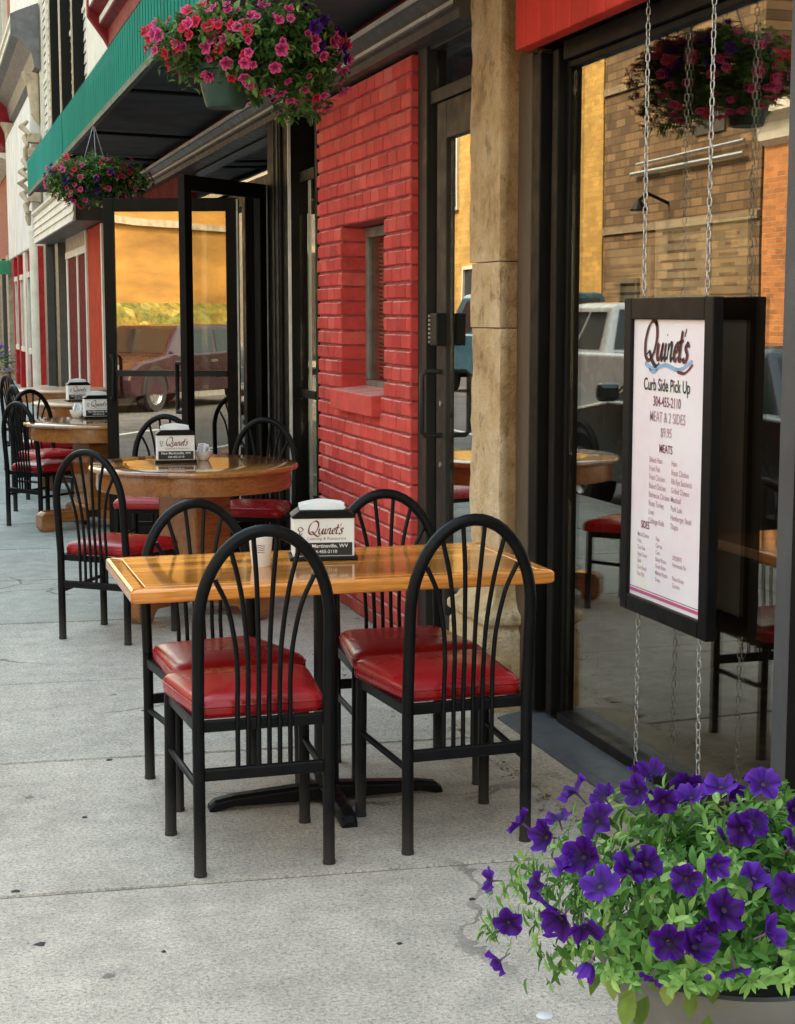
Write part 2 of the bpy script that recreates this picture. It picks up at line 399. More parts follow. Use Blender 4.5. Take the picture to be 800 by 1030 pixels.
# ------------------------------------------------------------------ chairs
def make_chair(label, vinyl='vinyl'):
    c = thing('cafe_chair', label, 'chair', group='metal cafe chairs on the sidewalk')
    hw, rt = .178, .0168
    z_s, zt = .66, .925                     # where the arch springs, top of arch
    def lean(z): return -max(0, z - .42) * .085
    # back frame: one bent tube, arch over the rear legs
    pts = [(-hw, lean(z), z) for z in (.425, .5, .58)]
    for k in range(0, 25):
        a = math.pi * (1 - k / 24)
        z = z_s + (zt - z_s - rt) * math.sin(a); x = hw * math.cos(a) * (1.0)
        pts.append((x, lean(z), z))
    pts += [(hw, lean(z), z) for z in (.58, .5, .425)]
    m = MB(); m.tube(pts, rt, 12); m.build('back_frame', M['chair_metal'], c, smooth=True)
    # spindles: a tight bunch at the bottom bar that fans out into the arch
    for i in range(6):
        u = (i - 2.5) / 2.5
        xb = u * .072
        ang = math.radians(90 - u * 58)
        xt = (hw - rt) * math.cos(ang) * .98; ztop = z_s + (zt - z_s - rt * 1.6) * math.sin(ang)
        zk = ztop - .60 * (ztop - .50)
        P = [(xb, 0.0, .272), (xb, lean(.45), .45), (xb, lean(.52), .52), (xb + (xt - xb) * .10, lean(.60), zk * .5 + .30),
             (xb + (xt - xb) * .45, lean(ztop * .6 + .25), .62 + (ztop - .62) * .55), (xt, lean(ztop), ztop)]
        m = MB(); m.tube(catmull(P, 6), .0068, 8); m.build('spindle', M['chair_metal'], c, smooth=True)
    # legs
    for s in (-1, 1):
        m = MB(); m.tube([(s * hw, 0, .424), (s * hw, 0, .012), (s * hw, 0, .0105), (s * hw, 0, 0)], [rt, rt, rt * 1.08, rt * 1.08], 12)
        m.build('leg', M['chair_metal'], c, smooth=True)
        m = MB(); m.tube([(s * .196, .365, .405), (s * .199, .37, .012), (s * .199, .37, .0105), (s * .199, .37, 0)], [rt, rt, rt * 1.08, rt * 1.08], 12)
        m.build('leg', M['chair_metal'], c, smooth=True)
        m = MB(); m.tube([(s * .1975, .36, .25), (s * hw, .01, .235)], .0095, 8); m.build('stretcher', M['chair_metal'], c, smooth=True)
    m = MB(); m.box(-hw + rt * .7, hw - rt * .7, -.009, .009, .253, .287); m.build('cross_bar', M['chair_metal'], c, bevel=.006)
    m = MB()
    m.bar((-.196, .365, .396), (.196, .365, .396), .022, .03); m.bar((-.172, .012, .396), (.172, .012, .396), .02, .03)
    for s in (-1, 1): m.bar((s * .178, .02, .396), (s * .194, .36, .396), .02, .03)
    m.build('seat_frame', M['chair_metal'], c, bevel=.003)
    # cushion: rounded trapezoid, domed
    out = []
    yb, yf, wb, wf, rc = .026, .412, .172, .218, .055
    corners = [(-wb, yb), (wb, yb), (wf, yf), (-wf, yf)]
    for i, (x, y) in enumerate(corners):
        r = rc if i >= 2 else .03
        px, py = corners[i - 1]; nx, ny = corners[(i + 1) % 4]
        a = Vector((px - x, py - y)).normalized(); b = Vector((nx - x, ny - y)).normalized()
        for k in range(9):
            t = k / 8
            p0 = Vector((x, y)) + a * r; p2 = Vector((x, y)) + b * r; p1 = Vector((x, y))
            q = p0 * (1 - t) ** 2 + p1 * 2 * t * (1 - t) + p2 * t * t
            out.append(q)
    # bow the front edge a little
    cxy = Vector((0, .225)); vs = []; fs = []
    prof = [(.94, .409), (.995, .411), (1.012, .424), (1.008, .440), (.985, .453), (.94, .461), (.82, .469), (.6, .475), (.3, .478)]
    n = len(out)
    for s, z in prof:
        for q in out:
            p = cxy + (q - cxy) * s; vs.append((p.x, p.y, z))
    for i in range(len(prof) - 1):
        for j in range(n): fs.append((i * n + j, i * n + (j + 1) % n, (i + 1) * n + (j + 1) % n, (i + 1) * n + j))
    vs.append((0, .225, .4785)); top = len(vs) - 1
    fs += [((len(prof) - 1) * n + j, (len(prof) - 1) * n + (j + 1) % n, top) for j in range(n)]
    fs.append(tuple(range(n))[::-1])
    m = MB(); m.add(vs, fs); st_ = m.build('seat', M[vinyl], c, smooth='all')
    m = MB(); m.tube([((cxy + (q - cxy) * 1.010).x, (cxy + (q - cxy) * 1.010).y, .4415) for q in out], .0028, 6, closed=True); m.build('piping', M[vinyl], st_, smooth='all')
    return c

chair_used = [False]
CH = make_chair('black metal arch back chair with red vinyl seat')
def chair(x, y, ang, label, sz=1.0, dark=False):
    """x, y: midpoint of the rear legs; ang: heading of the front, degrees from +Y towards -X"""
    if not chair_used[0]: o = CH; chair_used[0] = True
    else: o = copy_tree(CH)
    o.location = (x, y, 0); o.rotation_euler = (0, 0, R(ang)); o.scale = (1, 1, sz)
    o['label'] = label
    if dark:
        for ch in o.children:
            if ch.name.startswith('seat') and not ch.name.startswith('seat_frame'):
                ch.data = ch.data.copy(); ch.data.materials[0] = M['vinyl_dark']
    return o

chair(.847, 4.150, 0.5, 'left of the two chairs with backs to the viewer at the rectangular oak table', 1.03)
chair(1.432, 4.172, 2.5, 'right of the two chairs with backs to the viewer, next to the menu board', 1.035)
chair(.840, 5.135, 189, 'chair facing the viewer across the rectangular table, at its left end', .975)
chair(1.470, 5.12, 179, 'chair facing the viewer across the rectangular table, before the red brick wall', .99)
chair(.72, 7.377, -40, 'chair at the left side of the nearer round table, back to the open sidewalk', .965)
chair(1.82, 8.86, 152, 'chair behind the right side of the nearer round table, by the open glass door', .995)
chair(1.34, 9.40, 160, 'chair behind the napkin holder on the nearer round table, in front of the open doors', .99)
chair(.655, 11.52, -55, 'chair at the left end of the second round table, back to the street', .965)
chair(.80, 12.60, -150, 'chair behind the left end of the second round table, larger of two overlapping arches', 1.0)
chair(.74, 13.45, -75, 'chair at the left side of the third round table, farther of two overlapping arches', 1.0)
chair(1.62, 12.15, 165, 'chair tucked behind the second round table, mostly hidden by the open door', .98)
chair(.80, 15.7, -70, 'farthest chair of the row, at the last table down the sidewalk', 1.0)

# ------------------------------------------------------------------ rectangular table
T = thing('cafe_table', 'rectangular honey oak table on a black pedestal base between four chairs', 'table', (1.158, 4.728, 0))
x0, x1, y0, y1 = .530, 1.786, 4.412, 5.044
m = MB(); m.box(x0 + .045, x1 - .045, y0 + .045, y1 - .045, .712, .741); m.build('table_top', M['oak'], T, bevel=.002)
m = MB()
m.prism([(x0, y0), (x1, y0), (x1 - .0447, y0 + .0447), (x0 + .0447, y0 + .0447)], 'z', .700, .7405)
m.prism([(x1, y1), (x0, y1), (x0 + .0447, y1 - .0447), (x1 - .0447, y1 - .0447)], 'z', .700, .7405)
m.prism([(x0, y1), (x0, y0), (x0 + .0447, y0 + .0447), (x0 + .0447, y1 - .0447)], 'z', .700, .7405)
m.prism([(x1, y0), (x1, y1), (x1 - .0447, y1 - .0447), (x1 - .0447, y0 + .0447)], 'z', .700, .7405)
m.build('edge_band', M['oak_edge'], T, bevel=.009, seg=3)
bx, by = 1.158, 4.715
m = MB(); m.lathe([(.044, .04), (.038, .06), (.038, .66), (.06, .68), (.06, .70)], (bx, by, 0), 20); m.build('column', M['black_metal'], T, smooth=True)
m = MB(); m.bar((bx - .26, by, .692), (bx + .26, by, .692), .05, .014); m.bar((bx, by - .2, .692), (bx, by + .2, .692), .05, .014); m.build('top_plate', M['black_metal'], T, bevel=.003)
for dx, dy, L in ((-1, 0, .37), (1, 0, .37), (0, -1, .285), (0, 1, .285)):
    m = MB()
    prof = [(.03, .012, .062), (.12, .012, .056), (L * .8, .012, .044), (L * .95, .006, .034), (L, .0, .018)]
    vs = []; fs = []
    for (d, zb, ztp) in prof:
        w2 = .034 - .010 * d / L
        zb = 0.012 if d < L * .9 else 0.0
        for (s, z) in ((-1, zb), (-1, ztp - .008), (-.55, ztp), (.55, ztp), (1, ztp - .008), (1, zb)):
            vs.append((bx + dx * d - dy * s * w2, by + dy * d + dx * s * w2, z))
    k = 6
    for i in range(len(prof) - 1):
        for j in range(k): fs.append((i * k + j, i * k + (j + 1) % k, (i + 1) * k + (j + 1) % k, (i + 1) * k + j))
    fs += [tuple(range(k)), tuple((len(prof) - 1) * k + j for j in range(k))]
    m.add(vs, fs); m.build('foot', M['black_metal'], T, bevel=.003)

# ------------------------------------------------------------------ round tables
def round_table(cx, cy, r, rz, label, pale=False):
    t = thing('round_table', label, 'table', (0, 0, 0), 0, 'round oak tables along the sidewalk')
    top = M['oak_pale'] if pale else M['oak_round']
    m = MB(); m.lathe([(r - .012, .722), (r, .728), (r + .004, .738), (r, .747), (r - .008, .751), (r * .6, .7512), (.02, .7512)], (0, 0, 0), 72); m.build('table_top', top, t, smooth=True)
    m = MB(); m.lathe([(r - .055, .722), (r - .035, .722), (r - .030, .65), (r - .034, .632), (r - .055, .632)], (0, 0, 0), 72, cap=False)
    m.build('apron', M['oak_dark'], t, smooth=True)
    m = MB(); m.box(-.13, .13, -.13, .13, .14, .60); m.box(-.16, .16, -.16, .16, .60, .64); m.box(-.145, .145, -.145, .145, .14, .18); m.build('pedestal', M['oak_dark'], t, bevel=.012)
    m = MB(); m.bar((-.4, 0, .682), (.4, 0, .682), .07, .075); m.bar((0, -.4, .684), (0, .4, .684), .07, .07); m.build('cleat', M['oak_dark'], t, bevel=.004)
    for k in range(4):
        a = k * math.pi / 2 + math.pi / 4 * 0
        d = Vector((math.cos(a), math.sin(a), 0)); s = Vector((-d.y, d.x, 0))
        m = MB()
        prof = [(.10, .055, .145), (.30, .055, .135), (.38, .045, .125), (.43, .03, .10), (.445, .03, .06), (.40, .0, .0)]
        poly = [(.09, .06), (.32, .06), (.345, .035), (.36, .0), (.43, .0), (.455, .03), (.455, .115), (.42, .14), (.09, .145)]
        vs = [tuple(d * u + s * (q * .05) + Vector((0, 0, v))) for q in (-1, 1) for u, v in poly]
        n = len(poly)
        fs = [tuple(range(n))[::-1], tuple(range(n, 2 * n))] + [(i, (i + 1) % n, n + (i + 1) % n, n + i) for i in range(n)]
        m.add(vs, fs); m.build('foot', M['oak_dark'], t, bevel=.008)
    t.location = (cx, cy, 0); t.rotation_euler = (0, 0, R(rz))
    return t
round_table(1.295, 8.03, .520, 38, 'nearer round oak table with glossy top and deep apron, in front of the open doors')
round_table(1.16, 11.42, .50, 20, 'second round oak table with pale top, beside the open door edge')
round_table(1.38, 14.0, .50, 10, 'third round oak table, small and far, carrying the black topped napkin holder', True)
round_table(1.35, 16.4, .50, 30, 'last and farthest round oak table before the red storefront', True)

# ------------------------------------------------------------------ lettering
def ribbon(mb, pts, wmin, wmax, nib, to3, off=0.0):
    P = catmull([(p[0], p[1], 0) for p in pts], 10) if len(pts) > 2 else [Vector((p[0], p[1], 0)) for p in pts]
    L = []; Rr = []
    for i, p in enumerate(P):
        d = (P[min(i + 1, len(P) - 1)] - P[max(i - 1, 0)])
        if d.length < 1e-6: d = Vector((1, 0, 0))
        d.normalize(); a = math.atan2(d.y, d.x)
        w = wmin + (wmax - wmin) * abs(math.sin(a - nib))
        if i == 0 or i == len(P) - 1: w *= .5
        nrm = Vector((-d.y, d.x, 0)) * w / 2
        L.append(p + nrm); Rr.append(p - nrm)
    vs = [to3(q.x, q.y, off) for q in L] + [to3(q.x, q.y, off) for q in Rr]; n = len(P)
    mb.add(vs, [(i, i + 1, n + i + 1, n + i) for i in range(n - 1)])

SCRIPT = [[(1.35, 2.05), (.85, 2.35), (.25, 1.95), (-.02, 1.1), (.18, .25), (.72, -.05), (1.28, .45), (1.5, 1.35), (1.25, 2.15), (.75, 2.3)],
          [(.35, .28), (.72, .42), (1.15, -.05), (1.75, -.38), (2.2, -.2)],
          [(1.82, 1.0), (1.78, .35), (1.95, .02), (2.22, .2), (2.42, .95)], [(2.44, 1.02), (2.40, .3), (2.52, 0), (2.72, .2)],
          [(2.84, 1.0), (2.80, .3), (2.93, 0), (3.12, .2)], [(2.90, 1.42), (2.96, 1.52)],
          [(3.2, 1.0), (3.17, .02)], [(3.18, .55), (3.4, .98), (3.62, .88), (3.60, .25), (3.74, 0), (3.92, .2)],
          [(4.02, .48), (4.38, .62), (4.36, .96), (4.12, .9), (4.0, .42), (4.2, .01), (4.55, .25)],
          [(4.80, 1.75), (4.70, .35), (4.82, .01), (5.0, .18)], [(4.48, 1.06), (4.78, 1.10), (5.10, 1.16)],
          [(5.28, 1.85), (5.18, 1.4)],
          [(5.78, .88), (5.55, 1.02), (5.40, .78), (5.66, .42), (5.60, .05), (5.36, -.02), (5.22, .18)]]
def script_logo(mb, to3, ox, oy, s, shear=.22, wmin=.07, wmax=.27, off=0.0, strokes=None):
    for st in (strokes or SCRIPT):
        ribbon(mb, [(ox + s * (x + shear * y), oy + s * y) for x, y in st], wmin * s, wmax * s, R(35), to3, off)

_txt = {}
def text_mb(mb, txt, size, to3, ox, oy, align='LEFT', bold=0.0, sx=1.0, off=0.0, shear=0.0):
    key = (txt, align, bold, shear)
    if key not in _txt:
        cu = bpy.data.curves.new('t', 'FONT'); cu.body = txt; cu.size = 1; cu.align_x = align; cu.offset = bold; cu.resolution_u = 4; cu.shear = shear
        o = bpy.data.objects.new('t', cu); COL.objects.link(o)
        me = bpy.data.meshes.new_from_object(o)
        _txt[key] = ([tuple(v.co) for v in me.vertices], [tuple(p.vertices) for p in me.polygons])
        bpy.data.objects.remove(o); bpy.data.curves.remove(cu); bpy.data.meshes.remove(me)
    vs, fs = _txt[key]
    mb.add([to3(ox + v[0] * size * sx, oy + v[1] * size, off) for v in vs], fs)

# ------------------------------------------------------------------ napkin holders and small things on the tables
def napkin_holder(x, y, z, rz, label, near=True, full=True):
    t = thing('napkin_holder', label, 'napkin holder', (0, 0, 0), 0, 'printed napkin holders on the tables')
    W, D, H = .190, .105, .125
    m = MB(); m.box(-W / 2 - .010, W / 2 + .010, -D / 2 - .008, D / 2 + .008, 0, .014); m.build('base', M['black_plastic'], t, bevel=.004)
    m = MB(); m.box(-W / 2, W / 2, -D / 2, D / 2, .014, .014 + H); m.build('body', M['white_plastic'], t, bevel=.003)
    # black hood: low arched cap across the top
    poly = [(-W / 2 - .004, .139)] + [(-(W / 2 + .004) * (1 - k / 8) ** .6 + 0 if False else -(W / 2 + .004) * math.cos(math.pi / 2 * k / 8) , .141 + .026 * math.sin(math.pi / 2 * k / 8) ** .7) for k in range(9)]
    poly = [(-W / 2 - .004, .139), (-W / 2 - .004, .146), (-W / 2 + .022, .166), (W / 2 - .022, .166), (W / 2 + .004, .146), (W / 2 + .004, .139)]
    m = MB(); m.prism(poly, 'y', -D / 2 - .004, D / 2 + .004); m.build('hood', M['black_plastic'], t, bevel=.005)
    # napkins standing out of the top
    m = MB()
    for k in range(9):
        yy = -D / 2 + .012 + k * .0098
        hh = .172 + rnd(.004, .014); a = rnd(-.006, .006)
        xx0, xx1 = -W / 2 + .020 + rnd(0, .02), W / 2 - .020 - rnd(0, .02)
        vs = []; n = 8
        for i in range(n + 1):
            u = i / n; b = .004 * math.sin(u * 7 + k)
            xx = xx0 + (xx1 - xx0) * u
            hz = hh + .010 * math.sin(math.pi * u) + a * (u - .5)
            vs += [(xx, yy + b, .16), (xx, yy + b + .002, hz), (xx, yy + b + .006, .16)]
        fs = []
        for i in range(n):
            q = i * 3
            fs += [(q, q + 1, q + 4, q + 3), (q + 1, q + 2, q + 5, q + 4)]
        m.add(vs, fs)
    m.build('napkins', M['paper'], t, smooth=True)
    for side in ((-1, 1) if near else (-1,)):
        def to3(u, v, off, s=side): return (u * (1 if s < 0 else -1), s * (D / 2 + .0012 + off), v)
        m = MB(); script_logo(m, to3, -.050, .088, .0185, off=.0004); m.build('logo_lettering', M['ink_red'], t)
        m = MB(); text_mb(m, 'Catering & Restaurant', .0135, to3, .008, .069, 'CENTER'); m.build('small_lettering', M['ink_grey'], t)
        m = MB(); m.quad(to3(-.088, .018, 0), to3(.088, .018, 0), to3(.088, .060, 0), to3(-.088, .060, 0)); m.build('printed_band', M['ink'], t)
        m = MB(); text_mb(m, 'New Martinsville, WV', .0165, to3, .0, .044, 'CENTER', .012, off=.0008); text_mb(m, '304-455-2110', .0145, to3, .0, .026, 'CENTER', .01, off=.0008); m.build('band_lettering', M['white_plastic'], t)
        m = MB()
        ribbon(m, [(-.074, .112), (-.079, .104), (-.071, .096), (-.064, .104), (-.072, .112)], .0012, .003, .5, to3); ribbon(m, [(-.076, .094), (-.072, .084), (-.066, .092)], .001, .003, .5, to3)
        m.build('printed_emblem', M['ink'], t)
    t.location = (x, y, z); t.rotation_euler = (0, 0, R(rz))
    return t
nh = napkin_holder(1.178, 4.835, .7408, -9, 'printed napkin holder with black hood on the rectangular oak table')
nh.scale = (1, 1, .95)
def dup(o, x, y, z, rz, label, s=1):
    c = copy_tree(o); c.location = (x, y, z); c.rotation_euler = (0, 0, R(rz)); c.scale = (s, s, s); c['label'] = label; return c
dup(nh, 1.215, 8.12, .7514, -5, 'printed napkin holder on the nearer round table')
dup(nh, 1.195, 11.72, .7514, 4, 'printed napkin holder on the second round table, close to the open door')
dup(nh, 1.27, 14.0, .7514, 6, 'printed napkin holder on the third round table, farthest of the four')

def cup(x, y, z, label):
    t = thing('paper_cup', label, 'cup', (x, y, z))
    m = MB(); m.lathe([(.026, .0), (.028, .002), (.036, .088), (.037, .092), (.0345, .092), (.0335, .086), (.026, .006), (.001, .005)], (x, y, z), 28, cap=True); m.build('body', M['white_plastic'], t, smooth=True)
    def to3(u, v, off): 
        a = u / .033 - math.pi / 2 - .2; rr = .0262 + (v / .09) * .0102 + .0008
        return (x + rr * math.cos(a), y + rr * math.sin(a), z + v)
    m = MB(); m.quad
    for k in range(4):
        v = .045 + k * .007
        ribbon(m, [(-.012, v), (-.004, v + .002), (.004, v), (.012, v + .002)], .001, .0026, 1.2, to3)
    m.build('printed_lines', M['ink_grey'], t)
    m = MB()
    for k in range(6):
        a = k * 1.05; r0 = .015
        m.obox(Matrix.Translation((x + r0 * math.cos(a), y + r0 * math.sin(a), z + .080)) @ Matrix.Rotation(a, 4, 'Z') @ Matrix.Rotation(rnd(-.25, .25), 4, 'Y'), .004, .026, .05)
    m.build('sugar_packets', M['paper'], t)
    return t
cup(.962, 4.735, .7408, 'white paper cup of sugar packets beside the napkin holder on the rectangular table')

def bowl(x, y, z, label, s=1.0, dark=False):
    t = thing('condiment_bowl', label, 'bowl', (x, y, z), 0, 'condiment bowls on the round tables')
    m = MB(); m.lathe([(.025 * s, 0), (.03 * s, .004), (.046 * s, .035 * s), (.048 * s, .05 * s), (.045 * s, .05 * s), (.04 * s, .03 * s), (.001, .012)], (x, y, z), 24); m.build('body', M['white_plastic'], t, smooth=True)
    m = MB()
    for k in range(14):
        a = rnd(0, 6.28); q = rnd(0, .028) * s
        m.obox(Matrix.Translation((x + q * math.cos(a), y + q * math.sin(a), z + rnd(.045, .075) * s)) @ Matrix.Rotation(rnd(0, 3), 4, 'Z') @ Matrix.Rotation(rnd(-.7, .7), 4, 'X'), .03 * s, .006, .042 * s)
    m.build('packets', M['paper'], t, bevel=.001)
bowl(1.365, 8.17, .7514, 'white bowl of packets behind the napkin holder on the nearer round table')
bowl(1.06, 11.80, .7514, 'white bowl on the second round table, left of its napkin holder', 1.1)
# ------------------------------------------------------------------ hanging menu board
S = thing('hanging_menu_board', 'tall black framed menu board hung on silver chains in front of the shop window', 'sign', (2.105, 4.32, .6))
bx0, bx1, by0, by1, bz0, bz1 = 2.088, 2.122, 4.030, 4.617, .580, 1.546
fw = .052
m = MB()
m.box(bx0, bx1, by0, by0 + fw, bz0, bz1); m.box(bx0, bx1, by1 - fw, by1, bz0, bz1)
m.box(bx0, bx1, by0 + fw, by1 - fw, bz0, bz0 + fw); m.box(bx0, bx1, by0 + fw, by1 - fw, bz1 - fw * 1.25, bz1)
m.build('frame', M['black_plastic'], S, bevel=.004)
m = MB(); m.box(bx0 + .012, bx1 - .012, by0 + fw - .004, by1 - fw + .004, bz0 + fw - .004, bz1 - fw * 1.25 + .004)
tb = NT('menu paper'); co = tb.coord()
col = tb.ramp(tb.noise(co, 3.5, 4, .6), [(.3, (.90, .74, .78)), (.5, (.92, .83, .85)), (.72, (.93, .90, .89))])
col = tb.mix(tb.math('MULTIPLY', tb.ramp(tb.noise(co, 5.2, 2), [(.58, 0.), (.72, 1.)]), .55), col, (.92, .86, .62))
pb = tb.bsdf(col, .35, 0, .4, .2, .15)
m.build('menu_panel', tb.done(pb), S)
PW = (by1 - by0) - 2 * fw; pc = (by0 + by1) / 2
def to3(u, v, off): return (bx0 + .0105 - off, pc - u, v)
ztop = bz1 - fw * 1.25
LT = M['ink']
# logo with blue ribbon
m = MB(); script_logo(m, to3, -.168, ztop - .118, .050, .2, .08, .34, 0.0); m.build('logo_lettering', LT, S)
m = MB(); script_logo(m, to3, -.161, ztop - .121, .050, .2, .05, .18, .0006, [SCRIPT[0], SCRIPT[2], SCRIPT[8], SCRIPT[9], SCRIPT[12]]); m.build('logo_shading', M['ink_red'], S)
m = MB()
ribbon(m, [(-.16, ztop - .130), (-.10, ztop - .146), (-.02, ztop - .133), (.07, ztop - .144), (.155, ztop - .116)], .010, .018, .3, to3)
ribbon(m, [(-.13, ztop - .148), (-.10, ztop - .157), (-.07, ztop - .147)], .006, .012, .3, to3)
m.build('logo_ribbon', M['ink_blue'], S)
m = MB(); ribbon(m, [(.06, ztop - .150), (.11, ztop - .152), (.16, ztop - .126)], .006, .014, .4, to3, .0006); m.build('logo_flourish', M['ink_red'], S)
m = MB(); text_mb(m, 'Curb Side Pick Up', .052, to3, -.010, ztop - .210, 'CENTER', .012, .80); m.build('heading_lettering', LT, S)
m = MB(); text_mb(m, '304-455-2110', .042, to3, -.005, ztop - .256, 'CENTER', .01, .78)
text_mb(m, 'MEATS', .035, to3, -.005, ztop - .392, 'CENTER', .014, .85); text_mb(m, 'SIDES', .032, to3, -.165, ztop - .632, 'LEFT', .014, .75)
m.build('subheading_lettering', M['ink_maroon'], S)
m = MB(); text_mb(m, 'MEAT & 2 SIDES', .044, to3, .0, ztop - .302, 'CENTER', .004, .78); text_mb(m, '$9.95', .040, to3, -.005, ztop - .345, 'CENTER', .004, .85); m.build('price_lettering', M['ink_menu'], S)
m = MB()
L1 = ['Baked Ham', 'Fried Fish', 'Fried Chicken', 'Baked Chicken', 'Barbecue Chicken', 'Roast Turkey', 'Liver', 'Cabbage Rolls']
L2 = ['Ham', 'Roast Chicken', 'Rib Eye Sandwich', 'Grilled Cheese', 'Meatloaf', 'Pork Loin', 'Hamburger Steak', 'Tilapia']
for xc, LL in ((-.115, L1), (.035, L2)):
    m = MB()
    for i, a in enumerate(LL): text_mb(m, a, .024, to3, xc, ztop - .426 - i * .0265, 'LEFT', .006, .8)
    m.build('list_lettering', M['ink_menu'], S)
K1 = ['Mac & Cheese', 'Fries', 'Cole Slaw', 'Apple Sauce', 'Salad', 'Corn Bread', 'Rice Pilaf']
K2 = ['Peas', 'Carrots', 'Corn', 'Baked Potato', 'Green Beans', 'Mashed Potato', 'Gravy']
K3 = ['', '', 'DESSERTS', 'Homemade Pie', '', 'Peanut Butter', 'Coconut']
for xc, LL in ((-.188, K1), (-.060, K2), (.055, K3)):
    m = MB()
    for i, a in enumerate(LL):
        if a: text_mb(m, a, .0188, to3, xc, ztop - .660 - i * .0205, 'LEFT', .006, .74)
    m.build('list_lettering', M['ink_menu'], S)
m = MB(); m.quad(to3(-PW / 2, bz0 + fw + .012, 0), to3(PW / 2, bz0 + fw + .012, 0), to3(PW / 2, bz0 + fw + .022, 0), to3(-PW / 2, bz0 + fw + .022, 0)); m.build('printed_band', M['ink_pink'], S)
m = MB(); m.quad(to3(-PW / 2, bz0 + fw + .026, 0), to3(PW / 2, bz0 + fw + .026, 0), to3(PW / 2, bz0 + fw + .028, 0), to3(-PW / 2, bz0 + fw + .028, 0)); m.build('printed_line', M['ink_red'], S)

def chain(a, b, parent):
    a = Vector(a); b = Vector(b); L = (b - a).length; pitch = .0225; n = int(L / pitch)
    d = (b - a).normalized(); m = MB()
    for i in range(n + 1):
        c = a + d * (pitch * i)
        tw = rnd(-.25, .25) + (math.pi / 2 if i % 2 else 0) + .6
        s = Vector((math.cos(tw), math.sin(tw), 0)); s = (s - d * s.dot(d)).normalized()
        hl, hw = .0105, .0062
        pts = []
        for k in range(12):
            q = 2 * math.pi * k / 12
            pts.append(c + d * (math.sin(q) * hw + (hl - hw + .002) * (1 if math.sin(q) > .01 else -1 if math.sin(q) < -.01 else 0)) + s * (math.cos(q) * hw))
        m.tube(pts, .0021, 5, closed=True)
    m.build('chain', M['steel'], parent, smooth='all')
ya, yb = 4.512, 4.100
chain((2.105, ya, bz1 + .012), (2.105, ya + .005, 2.46), S); chain((2.105, yb, bz1 + .012), (2.105, yb - .004, 2.46), S)
chain((2.105, ya, bz0 - .012), (2.109, ya + .006, .075), S); chain((2.105, yb, bz0 - .012), (2.109, yb - .006, .075), S)
m = MB()
for y, z in ((ya, bz1), (yb, bz1), (ya, bz0), (yb, bz0)):
    s = 1 if z == bz1 else -1
    pts = [(2.105, y + .007 * math.cos(q), z + s * (.006 + .007 * math.sin(q))) for q in [k * math.pi / 6 for k in range(12)]]
    m.tube(pts, .0018, 5, closed=True)
m.build('eye_bolts', M['steel'], S, smooth='all')
# ------------------------------------------------------------------ the restaurant: its ground floor facade on the plane X = F
F = 2.05
B = thing('restaurant_building', 'restaurant front with painted red brick, stone pillar, big shop window and open glass doors', 'building', (2.2, 8, 0))
# --- painted brick
def brick_mat():
    t = NT('red painted brick'); co = t.coord()
    n1 = t.noise(co, 7, 5, .6); n2 = t.noise(co, 55, 4, .65)
    c = t.ramp(t.attr(), [(0, (.46, .042, .038)), (.5, (.62, .072, .062)), (.85, (.70, .11, .09)), (1, (.72, .17, .13))])
    c = t.mix(.55, c, t.mix(1, c, t.ramp(n1, [(.3, (.66, .6, .6)), (.7, (1.25, 1.3, 1.25))]), 'MULTIPLY'))
    wear = t.ramp(t.noise(co, 24, 6, .7), [(.60, 0.), (.66, 1.)])
    c = t.mix(t.math('MULTIPLY', wear, .45), c, (.46, .17, .12))
    drk = t.ramp(t.noise(co, 3.2, 6, .7), [(.52, 0.), (.70, 1.)])
    c = t.mix(t.math('MULTIPLY', drk, .45), c, (.20, .018, .016))
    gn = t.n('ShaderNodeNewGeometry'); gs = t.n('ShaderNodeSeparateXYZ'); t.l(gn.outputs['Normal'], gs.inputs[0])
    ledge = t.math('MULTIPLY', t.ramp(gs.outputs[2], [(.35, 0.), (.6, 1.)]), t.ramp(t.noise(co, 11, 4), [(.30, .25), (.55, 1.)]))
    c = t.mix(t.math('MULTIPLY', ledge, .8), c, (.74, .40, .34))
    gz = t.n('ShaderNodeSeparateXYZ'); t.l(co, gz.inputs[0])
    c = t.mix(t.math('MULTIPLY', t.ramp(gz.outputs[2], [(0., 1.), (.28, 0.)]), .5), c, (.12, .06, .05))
    b = t.bsdf(c, t.ramp(n1, [(.3, .5), (.7, .7)]), 0, .14)
    t.bump(t.math('ADD', n2, t.math('MULTIPLY', n1, .7)), .7, .004, b)
    return t.done(b)
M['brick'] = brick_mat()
M['mortar'] = paint('painted mortar', (.34, .055, .048), .75, var=.35, scale=18, bump=.5, bscale=90)
